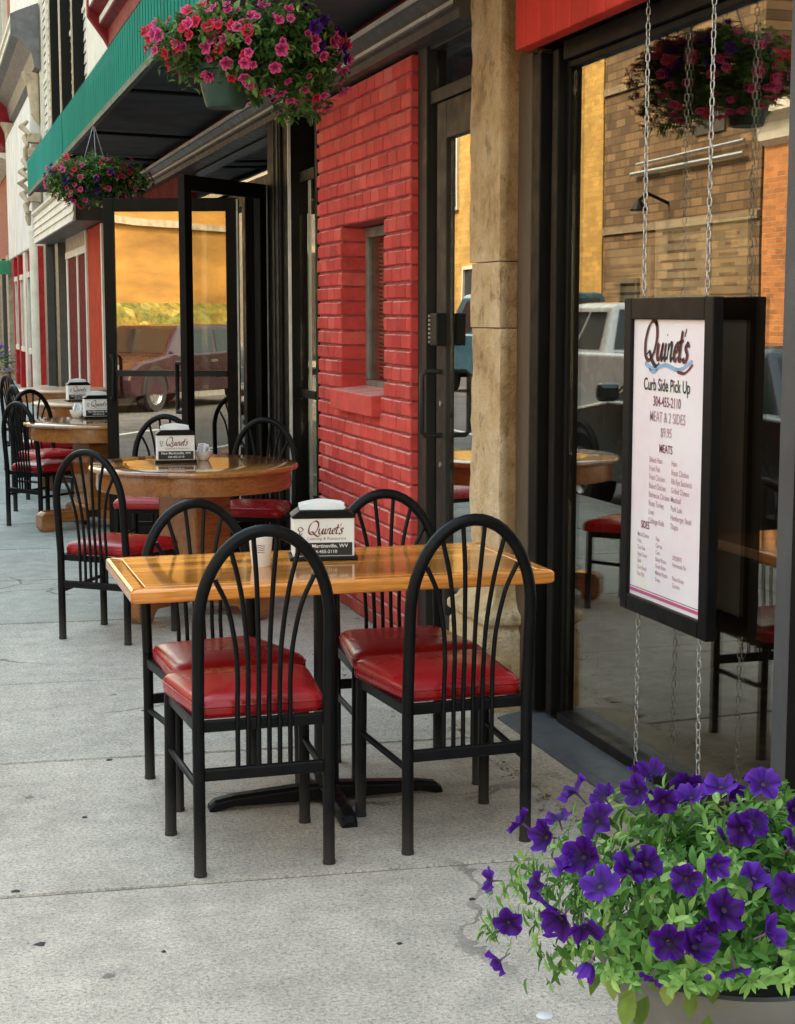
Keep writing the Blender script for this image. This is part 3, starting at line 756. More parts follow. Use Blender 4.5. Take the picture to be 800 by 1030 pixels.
def bricks(mb, y0, y1, z0, z1, holes=(), ch=.0735, bl=.142, x=F, depth=.14, jt=.0125):
    nz = int(round((z1 - z0) / ch)); ch = (z1 - z0) / nz
    for i in range(nz):
        za, zb = z0 + i * ch, z0 + (i + 1) * ch
        y = y0 - (bl * .5 if i % 2 else 0)
        while y < y1 - .01:
            a = max(y, y0); b = min(y + bl, y1); y += bl
            if b - a < .03: continue
            segs = [(a, b)]
            for (ha, hb, hc, hd) in holes:
                if zb > hc + .012 and za < hd - .012:
                    ns = []
                    for (p, q) in segs:
                        if q <= ha or p >= hb: ns.append((p, q)); continue
                        if p < ha: ns.append((p, ha))
                        if q > hb: ns.append((hb, q))
                    segs = ns
            for (p, q) in segs:
                if q - p < .025: continue
                ja = rnd(-.0010, .0010); e = .0045
                xf = x + rnd(-.0018, .0018)
                p2, q2, zc, zd = p + jt / 4 + ja * .5, q - jt / 4 + ja * .5, za + jt / 2 + ja, zb - jt / 2 + ja
                if p <= y0 + .001 or any(abs(p - h[1]) < .001 for h in holes): p2 = p
                if q >= y1 - .001 or any(abs(q - h[0]) < .001 for h in holes): q2 = q
                jit = lambda: rnd(-.0014, .0014)
                vs = []
                for (xx, ins) in ((xf, e), (xf + .0055, 0), (x + depth, 0)):
                    vs += [(xx + (jit() if ins else 0), p2 + ins, zc + ins + jit()), (xx + (jit() if ins else 0), q2 - ins, zc + ins + jit()), (xx + (jit() if ins else 0), q2 - ins, zd - ins + jit()), (xx + (jit() if ins else 0), p2 + ins, zd - ins + jit())]
                fs = [(0, 1, 2, 3)]
                for lv in (0, 4): fs += [(lv + k, lv + (k + 1) % 4, lv + 4 + (k + 1) % 4, lv + 4 + k) for k in range(4)]
                mb.add(vs, fs, max(0, min(1, random.gauss(.5, .2))))
WY0, WY1, WZ0, WZ1 = 7.20, 7.995, 1.128, 1.928
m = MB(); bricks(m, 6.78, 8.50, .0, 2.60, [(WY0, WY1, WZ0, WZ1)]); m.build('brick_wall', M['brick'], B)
m = MB()
for (a, b, c, d) in ((6.79, WY0 - .006, 0, 2.6), (WY1 + .006, 8.49, 0, 2.6), (WY0 - .006, WY1 + .006, 0, WZ0 - .01), (WY0 - .006, WY1 + .006, WZ1 + .008, 2.6)):
    m.box(F + .0125, F + .30, a, b, c, d)
wl = [o for o in B.children if o.name.startswith('brick_wall')][0]
m.build('mortar', M['mortar'], wl)
# brick sill
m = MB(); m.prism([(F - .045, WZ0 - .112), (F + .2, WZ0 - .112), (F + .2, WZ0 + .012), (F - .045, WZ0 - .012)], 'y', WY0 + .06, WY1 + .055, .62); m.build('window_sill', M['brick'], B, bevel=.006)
# little niche window with louvre
M['niche_frame'] = paint('worn grey brown frame', (.17, .15, .12), .6, var=.35, scale=12)
m = MB(); fx = F + .13
for (a, b, c, d) in ((WY0, WY1, WZ1 - .05, WZ1), (WY0, WY1, WZ0, WZ0 + .035), (WY1 - .06, WY1, WZ0 + .036, WZ1 - .051), (WY0, WY0 + .06, WZ0 + .036, WZ1 - .051)):
    m.box(fx, fx + .06, a, b, c, d)
nw = m.build('niche_window', M['niche_frame'], B, bevel=.004)
m = MB()
z = WZ0 + .06
while z < WZ1 - .08:
    m.obox(Matrix.Translation((fx + .04, (WY0 + WY1) / 2 - .03, z)) @ Matrix.Rotation(R(35), 4, 'Y'), .024, .56, .004); z += .021
m.build('louvre', paint('brown louvre', (.42, .29, .20), .5, var=.3), nw)
m = MB(); m.box(fx + .016, fx + .02, WY0 + .06, WY1 - .06, WZ0 + .036, WZ1 - .051); m.build('pane', M['glass_dark'], nw)
m = MB(); m.box(fx + .075, fx + .08, WY0, WY1, WZ0, WZ1); m.build('backing', M['bronze'], nw)

# --- stone pillar (rough sandstone)
def stone_mat():
    t = NT('sandstone'); co = t.coord()
    n1 = t.noise(co, 5, 7, .66); n2 = t.noise(co, 38, 5, .7); n3 = t.noise(t.coord((1, 1, .7)), 15, 6, .72)
    c = t.ramp(n1, [(.28, (.36, .22, .11)), (.45, (.62, .42, .22)), (.72, (.78, .60, .40))])
    c = t.mix(.6, c, t.mix(1, c, t.ramp(n3, [(.33, (.26, .18, .12)), (.45, (1, 1, 1)), (.8, (1.12, 1.10, 1.05))]), 'MULTIPLY'))
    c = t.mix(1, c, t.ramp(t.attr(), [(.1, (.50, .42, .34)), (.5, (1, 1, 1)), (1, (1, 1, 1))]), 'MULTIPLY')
    b = t.bsdf(c, .9, 0, .25)
    t.bump(t.math('ADD', t.math('MULTIPLY', n3, 1.2), t.math('ADD', n2, t.math('MULTIPLY', n1, 1.5))), 1.0, .014, b)
    return t.done(b)
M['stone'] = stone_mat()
def rough_block(mb, x0, x1, y0, y1, z0, z1, amp=.010, n=9, seed=0.0):
    """block with a hewn, displaced surface on its street and near faces"""
    def disp(p): return mnoise.noise(Vector((p[0] * 7 + seed, p[1] * 7, p[2] * 5))) * amp + mnoise.noise(Vector((p[0] * 25, p[1] * 25 + seed, p[2] * 19))) * amp * .6
    nz = max(2, int((z1 - z0) / .03)); ny = max(2, int((y1 - y0) / .03)); nx = max(2, int((x1 - x0) / .03))
    ring = [(x1, y0 + 0 * k, 0) for k in range(1)]
    path = [(x1 + (x0 - x1) * k / nx, y0) for k in range(nx)] + [(x0, y0 + (y1 - y0) * k / ny) for k in range(ny + 1)] + [(x1, y1)]
    vs = []; fs = []; tn = []; k = len(path)
    for i in range(nz + 1):
        z = z0 + (z1 - z0) * i / nz
        e = .003 if i in (0, nz) else 0
        for j, (x, y) in enumerate(path):
            nx_ = -1 if abs(x - x0) < 1e-6 else 0; ny_ = -1 if abs(y - y0) < 1e-6 else 0
            d = disp((x, y, z)) - e
            vs.append((x + nx_ * d, y + ny_ * d * 1.8, z)); tn.append(.1 if ny_ and not nx_ else .5)  # near face tinted darker brown, its shade put into the colour
    for i in range(nz):
        for j in range(k - 1):
            fs.append((i * k + j, i * k + j + 1, (i + 1) * k + j + 1, (i + 1) * k + j))
    fs.append(tuple(range(k))); fs.append(tuple(nz * k + j for j in range(k)))
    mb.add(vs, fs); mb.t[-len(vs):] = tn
m = MB()
PY0, PY1 = 5.635, 5.965
zz = [.60, 1.445, 1.69, 3.2]
for i in range(len(zz) - 1):
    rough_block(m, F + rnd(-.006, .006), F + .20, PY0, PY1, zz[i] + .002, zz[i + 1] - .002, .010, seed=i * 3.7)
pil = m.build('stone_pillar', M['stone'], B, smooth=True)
m = MB()   # moulded base: plinth, bell shaped moulding, neck
prof = [(0.0, .07), (.30, .07), (.33, .055), (.345, .078), (.375, .078), (.395, .045), (.44, .020), (.50, .015), (.51, .045), (.585, .045), (.598, .012)]
vs = []; fs = []
for (z, e) in prof:
    vs += [(F + .22, PY0 - e, z), (F - e, PY0 - e, z), (F - e, PY1 + e * .6, z), (F + .22, PY1 + e * .6, z)]
for i in range(len(prof) - 1):
    for k in range(3): fs.append((i * 4 + k, i * 4 + k + 1, (i + 1) * 4 + k + 1, (i + 1) * 4 + k))
fs.append((4 * (len(prof) - 1), 4 * (len(prof) - 1) + 1, 4 * (len(prof) - 1) + 2, 4 * (len(prof) - 1) + 3))
m.add(vs, fs); m.build('pillar_base', M['stone'], B, bevel=.006)

# --- the big shop window
GX = 2.17
M['wood_frame'] = wood('weathered brown timber', (.10, .062, .034), .6, .0, 1.2, 'z')
m = MB(); m.box(2.115, 2.3, 5.50, 5.632, .05, 2.42); m.box(2.135, 2.3, 5.455, 5.4985, .05, 2.42)
jamb = m.build('window_jamb', M['wood_frame'], B, bevel=.006)
m = MB()
for (xx, a, b) in ((2.10, 5.375, 5.4535), (2.15, 5.33, 5.3735), (2.125, 5.275, 5.3285), (2.155, 5.245, 5.2735)):
    m.box(xx, 2.3, a, b, .062, 2.40)
m.box(2.13, 2.3, 3.55, 5.244, 2.355, 2.42); m.box(2.135, 2.24, 3.668, 5.244, .040, .085); m.box(2.15, 2.22, 3.668, 5.244, 2.33, 2.3535)
m.box(2.13, 2.3, -1.0, 3.5485, 2.3555, 2.42); m.box(2.135, 2.24, -1.0, 3.418, .040, .085)
wf = m.build('shop_window', M['bronze'], B, bevel=.004)
m = MB(); m.box(2.095, 2.26, 3.575, 3.665, .035, 2.354); m.build('mullion', M['alu'], wf, bevel=.004)
m = MB(); m.box(2.085, 2.26, 3.42, 3.5735, .035, 2.354); m.build('mullion', M['bronze'], wf, bevel=.004)
m = MB(); m.box(GX, GX + .006, 3.666, 5.244, .085, 2.354); m.build('pane', M['glass_shop'], wf)
m = MB(); m.box(GX, GX + .006, -1.0, 3.419, .085, 2.354); m.build('pane', M['glass_shop'], wf)
# sill: metal flashing stepping down to a sloped concrete apron
m = MB(); m.prism([(2.02, .034), (2.145, .050), (2.145, .038), (2.02, .020)], 'y', -1.0, 5.45); m.prism([(1.985, .026), (2.03, .034), (2.03, .018), (1.985, .012)], 'y', -1.0, 5.45); m.build('sill_flashing', M['alu'], B)
m = MB(); m.prism([(1.83, .003), (1.995, .020), (2.30, .020), (2.30, -.05), (1.83, -.05)], 'y', -1.0, 5.53, .8); m.build('sill_apron', concrete('apron concrete', (.36, .29, .21), False), B)
m = MB(); m.box(1.83, 2.3, 5.97, 6.76, -.05, .018); m.build('door_step', concrete('step concrete', (.34, .31, .27), False), B)
# red plank fascia above the window
M['red_plank'] = paint('red painted planks', (.50, .040, .026), .6, spec=.10, var=.25, scale=5, bump=.25, bscale=70, stretch=(1, 1, .2), tint=.35)
m = MB(); y = -1.0
while y < 5.44:
    b = min(y + .135, 5.45); m.box(2.03, 2.09, y + .004, b - .004, 2.412, 3.3, rnd(.3, .8)); y = b
m.build('plank_fascia', M['red_plank'], B, bevel=.007)
m = MB(); m.box(2.04, 2.34, -1.0, 5.45, 2.424, 3.3); m.build('fascia_backing', M['bronze'], B)

# --- side door between pillar and brick
m = MB()
m.box(2.085, 2.2, 6.655, 6.778, .0, 2.62); m.box(2.10, 2.2, 5.967, 6.654, 2.375, 2.43); m.box(2.10, 2.2, 5.967, 6.654, 2.60, 2.70)
m.build('door_frame', M['bronze_light'], B, bevel=.004)
m = MB(); m.box(2.13, 2.135, 5.967, 6.654, 2.431, 2.60); m.build('transom_pane', M['glass_dark'], B)
m = MB(); m.box(2.125, 2.2, 6.575, 6.6535, .012, 2.374); m.build('door_sidelight', M['bronze'], B, bevel=.002)
m = MB()
m.box(2.105, 2.15, 6.445, 6.572, .02, 2.37); m.box(2.105, 2.15, 5.968, 6.444, 2.215, 2.37); m.box(2.105, 2.15, 5.968, 6.444, .02, .22)
sd_ = m.build('side_door', M['bronze_light'], B, bevel=.004)
m = MB(); m.box(2.125, 2.131, 5.968, 6.444, .221, 2.214); m.build('pane', M['glass_door'], sd_)
m = MB()
m.tube([(2.105, 6.505, 1.255), (2.035, 6.505, 1.255), (2.02, 6.505, 1.24), (2.02, 6.505, 1.0), (2.035, 6.505, .985), (2.105, 6.505, .985)], .011, 10); m.build('handle', M['bronze_light'], sd_, smooth=True)
m = MB(); m.tube([(2.15, 6.46, 1.25), (2.22, 6.42, 1.25), (2.23, 6.40, 1.24), (2.23, 6.40, 1.0), (2.22, 6.42, .99), (2.15, 6.46, .99)], .011, 10); m.build('handle', M['bronze_light'], sd_, smooth=True)
m = MB(); m.box(2.06, 2.106, 6.43, 6.52, 1.365, 1.50); lb = m.build('lock_box', M['black_plastic'], sd_, bevel=.005)
m = MB()
for k in range(7): m.box(2.055, 2.0615, 6.516, 6.528, 1.375 + k * .018, 1.385 + k * .018)
m.build('keypad', M['steel'], lb)
m = MB(); m.tube([(2.098, 6.50, .86), (2.104, 6.50, .86)], .012, 12); m.tube([(2.098, 6.50, 1.12), (2.104, 6.50, 1.12)], .012, 12); m.build('lock_cylinder', M['steel'], sd_)

# --- lintel moulding that runs over door, brick and entrance
M['moulding'] = paint('grey brown moulding', (.06, .052, .045), .45, var=.2, bump=.05)
M['moulding_light'] = paint('pale moulding edge', (.62, .60, .56), .35, .2, var=.2)
m = MB(); m.prism([(F - .05, 2.615), (F + .25, 2.615), (F + .25, 2.76), (F - .105, 2.76), (F - .105, 2.725), (F - .075, 2.70), (F - .075, 2.655), (F - .05, 2.65)], 'y', 5.97, 18.4); lin = m.build('lintel_moulding', M['moulding'], B)
m = MB(); m.box(F - .112, F - .1055, 5.97, 18.4, 2.737, 2.759); m.box(F - .0815, F - .0755, 5.97, 18.4, 2.664, 2.678); m.build('moulding_bead', M['moulding_light'], lin)
M['dark_red'] = paint('dark red painted wall', (.13, .014, .012), .7, spec=.06, var=.3, scale=3, bump=.2)
m = MB(); m.box(F - .02, F + .3, 5.3, 18.4, 2.762, 4.15); m.build('upper_band', M['dark_red'], B)

# --- entrance: sidelight, thick jamb, double doors folded out, second sidelight, end wall
m = MB()
m.box(F + .004, F + .12, 8.502, 8.56, .0, 2.61); m.box(F, F + .12, 8.56, 8.95, 2.22, 2.28); m.box(F, F + .12, 8.56, 8.95, 0, .12); m.box(F, F + .12, 8.56, 8.95, 1.03, 1.075)
sl = m.build('sidelight', M['bronze'], B, bevel=.003)
m = MB(); m.box(F - .058, F - .042, 8.940, 8.951, .0, 2.61); m.build('edge_glint', M['moulding_light'], sl)  # pale strip: light caught by the polished edge, put in as colour
m = MB(); m.box(F + .008, F + .014, 8.56, 8.95, .12, 2.22); m.build('pane', M['glass_door'], sl)
m = MB(); m.box(F - .04, F + .2, 8.952, 9.16, 0, 2.61); m.box(F - .055, F + .1, 9.165, 9.40, 0, 2.61); m.box(F - .03, F + .2, 9.405, 9.63, 0, 2.61); m.build('entrance_jamb', M['bronze'], B, bevel=.006)
m = MB(); m.box(F - .0615, F - .0565, 9.20, 9.235, 0, 2.61); m.box(F - .0615, F - .0565, 9.31, 9.325, 0, 2.61); m.build('jamb_trim', M['bronze_light'], B)
m = MB(); m.box(F, F + .15, 9.632, 10.55, 2.27, 2.34); m.box(F, F + .15, 10.49, 10.60, 0, 2.269); m.box(F + .02, F + .15, 10.601, 13.3, 2.20, 2.30); m.box(F + .02, F + .15, 10.601, 13.3, 0, .42); m.box(F, F + .16, 11.9, 12.0, .4205, 2.199); m.box(F, F + .16, 13.2, 13.32, .421, 2.199)
m.build('entrance_frame', M['bronze'], B, bevel=.004)
m = MB(); m.box(F + .08, F + .086, 8.57, 13.2, 2.345, 2.60); m.build('transom_pane', M['glass_dark'], B)
m = MB(); m.box(F + .08, F + .086, 10.601, 11.9, .42, 2.2); m.build('front_pane', M['glass_dark'], B)
m = MB(); m.box(F + .08, F + .086, 12.0, 13.2, .42, 2.2); m.build('front_pane', M['glass_dark'], B)
m = MB(); m.box(F, F + .2, 13.33, 18.45, 0, 2.61); m.build('end_wall', M['dark_red'], B)
# swung-out glass doors
def swing_door(h, e, z1, label, hand, pane_mat, bar=True):
    h = Vector((h[0], h[1], 0)); e = Vector((e[0], e[1], 0)); d = (e - h); L = d.length; d.normalize(); s = Vector((-d.y, d.x, 0))
    def pt(u, w, z): q = h + d * u + s * w; return (q.x, q.y, z)
    def beam(mb, u0, u1, z0, z1_, w=.022):
        vs = [pt(u, ww, z) for z in (z0, z1_) for ww in (-w, w) for u in (u0, u1)]
        mb.add(vs, [(0, 2, 3, 1), (4, 5, 7, 6), (0, 1, 5, 4), (2, 6, 7, 3), (0, 4, 6, 2), (1, 3, 7, 5)])
    m = MB(); st = .07
    beam(m, 0, st, .015, z1); beam(m, L - st, L, .015, z1); beam(m, st, L - st, z1 - .085, z1); beam(m, st, L - st, .015, .26)
    door = m.build('glass_door', M['bronze'], B, bevel=.003)
    m = MB(); beam(m, st, L - st, .26, z1 - .085, .003); m.build('pane', pane_mat, door)
    m = MB()
    if bar: beam(m, st, L - st, 1.085, 1.125, .030)
    if bar: m.build('push_bar', M['bronze_light'], door, bevel=.003)
    # D handle on the given side
    m = MB(); u = L - st / 2
    m.tube([pt(u, hand * .02, 1.22), pt(u - .02, hand * .09, 1.22), pt(u - .035, hand * .1, 1.20), pt(u - .035, hand * .1, .96), pt(u - .02, hand * .09, .94), pt(u, hand * .02, .94)], .012, 10)
    m.build('handle', M['black_metal'], door, smooth=True)
    if label: door['label'] = label
    m = MB(); u0 = .004; beam(m, -.012, -.001, .02, z1 - .01, .024); m.build('edge_glint', M['moulding_light'], door)  # pale strip painted in for the glint along the hinge edge
    return door
swing_door((2.0, 9.66), (1.415, 9.08), 2.265, 'near glass door leaf swung wide open', -1, M['glass_dark'], False)
swing_door((2.0, 10.52), (1.175, 10.83), 2.245, 'far glass door leaf mirroring the sunlit street', 1, M['glass_door'], True)

# --- room behind the glass: dark interior, kept simple
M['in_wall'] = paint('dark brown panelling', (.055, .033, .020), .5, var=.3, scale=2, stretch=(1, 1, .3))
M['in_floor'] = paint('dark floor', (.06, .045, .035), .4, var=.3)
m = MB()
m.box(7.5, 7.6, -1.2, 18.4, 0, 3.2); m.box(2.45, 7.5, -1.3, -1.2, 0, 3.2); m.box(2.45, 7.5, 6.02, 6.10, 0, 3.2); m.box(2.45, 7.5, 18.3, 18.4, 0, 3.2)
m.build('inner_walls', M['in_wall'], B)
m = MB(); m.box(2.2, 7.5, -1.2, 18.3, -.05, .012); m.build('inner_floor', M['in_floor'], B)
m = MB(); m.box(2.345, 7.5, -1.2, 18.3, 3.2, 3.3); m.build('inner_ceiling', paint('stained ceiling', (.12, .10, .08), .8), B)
# --- upper storeys
M['siding'] = paint('cream siding', (.62, .59, .52), .6, var=.12, scale=4, bump=.1)
M['red_wood'] = paint('dark red woodwork', (.19, .013, .016), .6, spec=.1, var=.25)
m = MB(); m.box(F, 10, -1.2, 20.2, 3.3, 9.0); m.build('upper_wall', M['siding'], B)
m = MB(); m.box(2.34, 10, -1.25, -1.2, 0, 3.3); m.box(7.6, 10, -1.2, 20.2, 0, 3.3); m.build('back_wall', M['siding'], B)
m = MB(); m.prism([(F - .002, 4.15), (F - .12, 4.2), (F - .12, 4.36), (F - .2, 4.40), (F - .2, 4.5), (F - .3, 4.56), (F - .3, 4.66), (F - .002, 4.7)], 'y', 6, 17.0); m.build('upper_cornice', M['red_wood'], B)
m = MB(); m.box(F - .306, F - .3005, 6, 17.0, 4.58, 4.64); m.box(F - .206, F - .2005, 6, 17.0, 4.42, 4.48); m.build('cornice_trim', M['siding'], B)
m = MB(); m.prism([(F - .001, 4.0), (F - .16, 4.28), (F - .32, 4.5), (F - .32, 4.75), (F - .001, 4.75)], 'y', 17.005, 17.15); m.build('cornice_bracket', M['red_wood'], B, bevel=.02)
for y in (8, 11, 14):
    m = MB(); m.box(F - .03, F + .02, y, y + 1.1, 5.0, 7.2); wd = m.build('upper_window', M['siding'], B); m = MB(); m.box(F - .034, F - .031, y + .1, y + 1.0, 5.1, 7.1); m.build('pane', M['black_plastic'], wd)

# --- things standing in the window
def tcol(name, c): return paint(name, c, .6, var=.2, scale=5)
P1 = thing('indoor_table', 'dim wooden table on a brass post inside the shop window', 'table', (2.75, 4.35, 0))
m = MB(); m.box(2.45, 3.25, 3.95, 4.75, .74, .775); m.build('table_top', M['oak_dark'], P1, bevel=.006)
m = MB(); m.lathe([(.035, .03), (.035, .70), (.05, .71), (.05, .738)], (2.72, 4.3, 0), 20); m.build('column', paint('brass post', (.48, .34, .12), .3, .7, .2), P1, smooth=True)
m = MB(); m.lathe([(.24, .013), (.24, .025), (.05, .05), (.035, .05)], (2.72, 4.3, 0), 28); m.build('base', M['black_metal'], P1, smooth=True)
for i, (ya_, yb_, z0, z1, c, lab) in enumerate(((4.93, 5.46, 1.54, 1.72, (.62, .50, .30), 'wide tan notice propped inside the shop window, low and farthest from the board'), (4.54, 4.90, 1.55, 1.80, (.66, .58, .42), 'pale printed notice inside the shop window, just left of the hanging sign chain'), (4.28, 4.50, 1.56, 1.78, (.60, .46, .26), 'brown notice inside the shop window, nearest the right mullion'))):
    p = thing('paper_notice', lab, 'notice', (2.32, ya_, z0), 0, 'notices inside the shop window')
    m = MB(); m.box(2.323, 2.33, ya_, yb_, z0, z1); m.build('sheet', tcol('old notice %s' % 'abc'[i], c), p)
    m = MB()
    for k in range(int((z1 - z0) / .03) - 1):
        zz_ = z0 + .022 + k * .03
        m.box(2.3205, 2.3225, ya_ + .03 + rnd(0, .05), yb_ - .03 - rnd(0, .08), zz_, zz_ + .009)
    m.build('printed_lines', M['in_wall'], p)
def to3w(u, v, o): return (GX + .0085, 4.355 - u, v)
m = MB(); text_mb(m, 'DEAN', .046, to3w, 0, 1.868, 'CENTER', .0, 1.0); text_mb(m, 'CARDS', .040, to3w, 0, 1.828, 'CENTER', .0, 1.0); m.build('window_lettering', M['ink'], wf)

# ------------------------------------------------------------------ awnings
def awn_mat(name, c):
    t = NT(name); co = t.coord((1, 1, .15)); n1 = t.noise(co, 9, 5, .6); n2 = t.noise(t.coord((1, 1, .4)), 1.6, 4)
    c_ = t.mix(.6, t.ramp(n1, [(.3, tuple(x * .72 for x in c)), (.7, tuple(x * 1.2 for x in c))]), t.ramp(n2, [(.3, tuple(x * .8 for x in c)), (.7, tuple(x * 1.25 for x in c))]))
    b = t.bsdf(c_, .8, 0, .08); return t.done(b)
def awning(ya, yb, zb, zt, name_c, label, col):
    A = thing('awning', label, 'awning', (1.6, (ya + yb) / 2, 2.9), 0, 'green metal awnings over the sidewalk')
    xf = 1.19; mat = awn_mat(name_c, col)
    m = MB(); n = int((yb - ya) / .11); st = (yb - ya) / n
    for i in range(n):                         # standing ribs pressed into the sheet
        y = ya + i * st
        for (a, b, dx) in ((0, .86, 0.), (.86, 1., -.008)):
            m.quad((xf + dx, y + a * st, zb), (xf + dx, y + b * st, zb), (xf + dx - .0, y + b * st, zt), (xf + dx, y + a * st, zt))
            m.quad((xf + dx, y + a * st, zt), (xf + dx, y + b * st, zt), (F - .02, y + b * st, zt + .9), (F - .02, y + a * st, zt + .9))
    m.build('canopy', mat, A, flip=False)
    m = MB(); m.box(xf + .002, F - .03, ya + .004, yb - .004, zb + .03, zb + .05); m.build('soffit', paint('dark awning lining ' + name_c, (.016, .028, .034), .7, var=.3, scale=1.5), A)
    m = MB(); m.box(xf - .004, xf + .03, ya, yb, zb - .012, zb + .026); m.build('front_rail', paint('rail ' + name_c, (.03, .06, .055), .5), A)
    for y in (ya + .002, yb - .012):
        m = MB(); m.prism([(xf + .004, zb + .052), (F - .031, zb + .052), (F - .031, zt + .88), (xf + .004, zt - .01)], 'y', y, y + .01); m.build('end_panel', mat, A)
    for k in range(int((yb - ya) / 2.3) + 1):
        y = min(ya + .4 + k * 2.3, yb - .1); m = MB(); m.tube([(xf + .02, y, zb), (F - .04, y, zb - .02)], .012, 8); m.build('strut', M['black_metal'], A)
    return A
awning(4.75, 13.98, 2.800, 3.155, 'green awning', 'long green ribbed metal awning over the restaurant tables', (.003, .215, .15))
awning(14.03, 18.55, 2.800, 3.165, 'teal awning', 'shorter green metal awning at the far end, past the dark seam', (.004, .24, .19))
PETUNIAS_DATA = [
    (0.809, 2.165, 0.599, -0.52, -0.88, 0.02, 'purple', 0.92),
    (0.787, 2.153, 0.545, -0.78, -0.18, -0.55, 'violet', 0.8),
    (0.869, 2.003, 0.59, -0.36, -0.15, -0.97, 'droop', 1.0),
    (0.829, 2.308, 0.612, -0.97, 0.23, 0.11, 'violet', 0.75),
    (0.853, 2.165, 0.653, -0.96, -0.08, 0.14, 'purple', 0.9),
    (0.894, 2.156, 0.686, -0.85, -0.06, 0.34, 'violet', 0.9),
    (0.902, 2.257, 0.693, -0.84, -0.37, 0.27, 'purple', 1.0),
    (0.939, 2.293, 0.71, -0.56, -0.14, 0.84, 'purple', 1.0),
    (0.965, 2.203, 0.731, -0.65, -0.43, 0.37, 'purple', 1.05),
    (1.009, 2.282, 0.743, -0.4, -0.3, 0.85, 'purple', 0.95),
    (0.916, 2.14, 0.698, -0.8, -0.59, 0.1, 'purple', 1.05),
    (0.914, 2.073, 0.679, -0.46, -0.49, 0.97, 'violet', 1.1),
    (0.957, 2.064, 0.702, 0.05, -0.53, 0.96, 'purple', 1.1),
    (0.982, 2.056, 0.711, 0.53, -0.67, 0.66, 'purple', 0.95),
    (0.856, 2.08, 0.63, -0.64, -0.74, -0.19, 'purple', 1.0),
    (0.877, 2.038, 0.629, -0.16, -0.89, -0.39, 'purple', 1.05),
    (1.016, 2.002, 0.702, -0.68, -0.53, 0.29, 'purple', 0.95),
    (0.964, 1.947, 0.635, -0.38, -0.92, 0.22, 'purple', 1.12),
    (0.994, 1.925, 0.635, 0.38, -0.84, 0.19, 'purple', 1.1),
    (1.047, 1.941, 0.676, 0.63, -0.7, 0.36, 'purple', 1.1),
    (1.034, 1.884, 0.61, 0.05, -0.53, -0.74, 'purple', 0.8),
    (1.105, 1.965, 0.709, 0.44, -0.65, 0.66, 'violet', 1.0),
    (1.093, 1.898, 0.654, 0.66, -0.61, 0.35, 'violet', 1.05),
    (1.145, 1.935, 0.696, 0.13, -0.97, 0.31, 'purple', 1.0),
    (1.125, 2.047, 0.75, -0.73, -0.72, 0.11, 'purple', 1.0),
    (1.15, 2.055, 0.755, 0.04, -0.94, 0.31, 'purple', 1.0),
    (1.229, 2.072, 0.763, -0.06, -0.91, 0.41, 'purple', 1.05),
    (1.158, 2.173, 0.778, -0.33, -0.42, 0.96, 'violet', 1.1),
    (1.225, 2.161, 0.779, 0.15, -0.56, 0.96, 'violet', 1.1),
    (1.102, 2.162, 0.77, -0.04, -0.5, 0.96, 'violet', 1.0),
    (1.104, 2.306, 0.764, -0.25, -0.13, 1.02, 'purple', 0.9),
    (1.048, 2.241, 0.759, -0.72, -0.31, 0.36, 'purple', 0.9),
    (1.061, 2.17, 0.762, -0.38, -0.92, -0.08, 'purple', 0.9),
    (1.015, 1.932, 0.654, 0.26, -0.9, -0.1, 'purple', 0.8),
    (1.062, 2.002, 0.718, 0.26, -0.9, 0.2, 'violet', 0.8),
    (1.187, 1.999, 0.737, 0.31, -0.71, 0.47, 'purple', 1),
    (0.932, 1.935, 0.591, -0.11, -0.38, -0.95, 'purple', 0.7),
]
# ------------------------------------------------------------------ flowers and leaves
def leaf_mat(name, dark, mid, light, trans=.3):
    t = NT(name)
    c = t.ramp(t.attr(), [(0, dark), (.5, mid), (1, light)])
    c = t.mix(.3, c, t.mix(1, c, t.ramp(t.noise(t.coord(), 60, 3), [(.3, (.6, .6, .6)), (.7, (1.4, 1.4, 1.3))]), 'MULTIPLY'))
    b = t.bsdf(c, .55, 0, .22)
    tr = t.n('ShaderNodeBsdfTranslucent'); t.l(c, tr.inputs[0])
    mx = t.n('ShaderNodeMixShader'); mx.inputs[0].default_value = trans
    t.l(b.outputs[0], mx.inputs[1]); t.l(tr.outputs[0], mx.inputs[2])
    return t.done(mx)
def petal_mat(name, throat, mid, rim, tube):
    t = NT(name)
    c = t.ramp(t.attr(), [(0, tube), (.28, tube), (.36, throat), (.58, mid), (.93, rim), (1, tuple(min(1, x * 1.35) for x in rim))])
    c = t.mix(.4, c, t.mix(1, c, t.ramp(t.noise(t.coord(), 70, 3), [(.3, (.65, .65, .7)), (.7, (1.35, 1.3, 1.3))]), 'MULTIPLY'))
    b = t.bsdf(c, .55, 0, .25)
    tr = t.n('ShaderNodeBsdfTranslucent'); t.l(c, tr.inputs[0])
    mx = t.n('ShaderNodeMixShader'); mx.inputs[0].default_value = .35
    t.l(b.outputs[0], mx.inputs[1]); t.l(tr.outputs[0], mx.inputs[2])
    return t.done(mx)
M['leaf'] = leaf_mat('petunia leaf', (.014, .052, .010), (.12, .285, .050), (.42, .62, .19), .28)
M['leaf_big'] = leaf_mat('broad yellow green leaf', (.10, .17, .03), (.22, .32, .06), (.36, .45, .12), .3)
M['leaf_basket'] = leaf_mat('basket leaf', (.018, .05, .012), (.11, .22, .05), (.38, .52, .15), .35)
M['stem'] = paint('green stem', (.10, .17, .04), .6)
